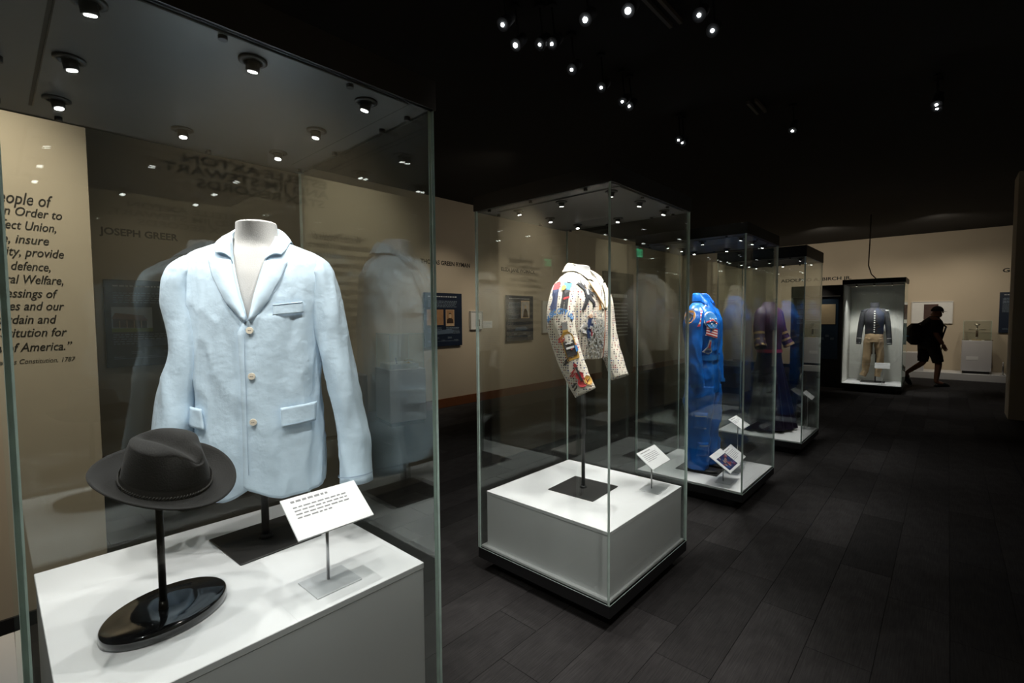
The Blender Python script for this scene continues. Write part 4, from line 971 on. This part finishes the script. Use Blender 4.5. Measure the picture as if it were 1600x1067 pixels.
# ------------------------------------------------------------------ ceiling fittings
ZL = 3.30; kf = (ZL-CAMZ)/(3.9-CAMZ)
TRK = [(2.906,2.732,1),(3.194,2.852,2),(3.331,2.691,.5),(3.395,2.608,.7),(3.307,2.206,2),(3.44,1.901,3),(3.872,1.518,1),(4.152,1.515,1),(3.867,2.733,.8),(4.371,2.720,.8),(4.812,2.724,.6),(4.967,2.723,.7),
       (6.364,2.752,.6),(6.493,2.753,.6),(7.076,1.551,1),(7.334,.17,1),(7.474,.166,.7)]
SPL = ['small spotlight at the upper left end of the ceiling group', 'large bright spotlight lowest on the left of the ceiling group', 'faint spotlight, left one of the close pair right of the large left lamp',
       'faint spotlight, right one of the close pair right of the large left lamp', 'large bright spotlight just left of the brightest ceiling lamp', 'brightest spotlight hanging from the black ceiling',
       'upper of two small spotlights right of the brightest ceiling lamp', 'lower of two small spotlights right of the brightest ceiling lamp', 'topmost small spotlight of the diagonal row on the ceiling',
       'second small spotlight from the top of the diagonal ceiling row', 'third small spotlight from the top of the diagonal ceiling row', 'lowest small spotlight of the diagonal row on the ceiling',
       'left lamp of the tiny ceiling pair above the third case', 'right lamp of the tiny ceiling pair above the third case', 'single small spotlight on the ceiling above the fourth case',
       'upper lamp of the small pair at the far right of the ceiling', 'lower lamp of the small pair at the far right of the ceiling']
for k, (x, y, s_) in enumerate(TRK):
    x *= kf; y *= kf
    lab = SPL[k]
    t = thing('ceiling_spotlight', lab, 'spotlight', (x, y, CZ), 270, 'spotlights on the black ceiling')
    d = Vector((-.35*x-.2, -.1, -1)).normalized() if k < 14 else Vector((-.5, .1, -.8)).normalized()
    p = Vector((0, 0, ZL-CZ)); r_ = .006+.004*min(2.6, s_)
    MB().cyl((0,0,0), (0,0,-.02), .035, n=14).cyl((0,0,0), p-d*.06, .007, n=8).build('stem', CEIL, t)
    MB().cyl(p-d*.12, p-d*.004, .034, .040, 18).build('housing', CEIL, t)
    MB().cyl(p-d*.004, p+d*.001, r_, r_, 16).build('lens', BULB, t)
for (xa, ya, xb, yb) in ((3.48*kf*1.09, 1.80*kf*1.09, 4.0*kf*1.09, 1.72*kf*1.09), (6.0*kf*1.09, 1.75*kf*1.09, 6.4*kf*1.09, 1.72*kf*1.09)):
    t = thing('ceiling_slot_diffuser', 'dim twin-slot air diffuser in the ceiling ' + ('near the brightest spotlight' if xa < 4 else 'further back'), 'air diffuser', ((xa+xb)/2, (ya+yb)/2, CZ-.02))
    for s_ in (-1, 1): MB().box((0, s_*.035, 0), (xb-xa, .022, .03)).build('slot', mat('slot_grey', (.10,.09,.08), .6), t)

# ------------------------------------------------------------------ gallery lamps without fixtures, some added as fill (lighting of walls, floor and cases)
def lamp(x, y, tgt, p, deg, col=WARM, rad=.05, blend=.9): spot((x, y, CZ-.25), tgt, p*WALL_K, deg, blend, col, rad, None, 'unseen_gallery_lamp')
def wash(x, y, tgt, p): spot((x, y, CZ-.2), tgt, p*WALL_K, 115, 1., WARM, .08, None, 'unseen_gallery_lamp')
for x, p in ((4.0, 14), (5.2, 62), (6.6, 62), (7.5, 28), (9.0, 24), (11.0, 24), (13.4, 30)): lamp(x, 4.3, (x, WY, 1.45), p, 58)
for x, p in ((4.4, 12), (6.8, 20), (9.4, 20), (12.2, 22)): wash(x, 3.7, (x, WY, 2.1), p)
lamp(1.2, 5.0, (1.2, WY, 1.45), 9, 70); lamp(3.7, 4.7, (4.05, 5.9, .8), 34, 40, NEUTRAL)  # second lamp is added to brighten the pedestal and its objects
lamp(-.25, 2.45, (-.05, 3.4, 1.70), 150, 62); wash(.3, 2.55, (.2, 3.4, 1.6), 12)
for y, p in ((4.6, 30), (3.0, 40), (1.3, 40), (.2, 45), (-.6, 45)): lamp(13.6, y, (FX, y, 1.5), p, 70)
for y, p in ((4.2, 45), (2.2, 50), (.2, 40)): wash(12.8, y, (FX, y, 2.4), p)
for x, p in ((1.5, 48), (4.5, 12)): lamp(x, .2, (x, RY, 2.3), p, 75)
for x, y, tx, ty, p in ((1.30, .70, 1.3, .95, 100), (3.3, -.6, 3.2, .2, 6), (5.2, -.5, 5.2, .2, 14), (7.0, -.1, 7.0, .3, 18), (9.3, .6, 9.3, .6, 30), (11.0, -.1, 11, 0, 36), (14.2, -.2, 14.3, -.1, 40), (7.8, 3.6, 7.8, 3.6, 40), (3.3, 3.6, 3.3, 3.6, 34), (5.4, 3.3, 5.4, 3.3, 30)):
    spot((x, y, CZ-.25), (tx, ty+.01, 0), p*FLOOR_K, 52, .8, NEUTRAL, .05, None, 'unseen_gallery_lamp')
# added fill aimed at the cases from the aisle, to brighten the block sides
for x, y, t, p in ((1.2, -.35, (2.3, 1.3, .35), 110), (-.9, -.3, (.5, 1.3, .5), 90), (3.1, -.7, (4.2, 1.3, .4), 30), (.9, 2.9, (2.05, 1.7, .4), 80)):
    spot((x, y, CZ-.25), t, p*FLOOR_K, 34, .8, NEUTRAL, .05, None, 'unseen_gallery_lamp')
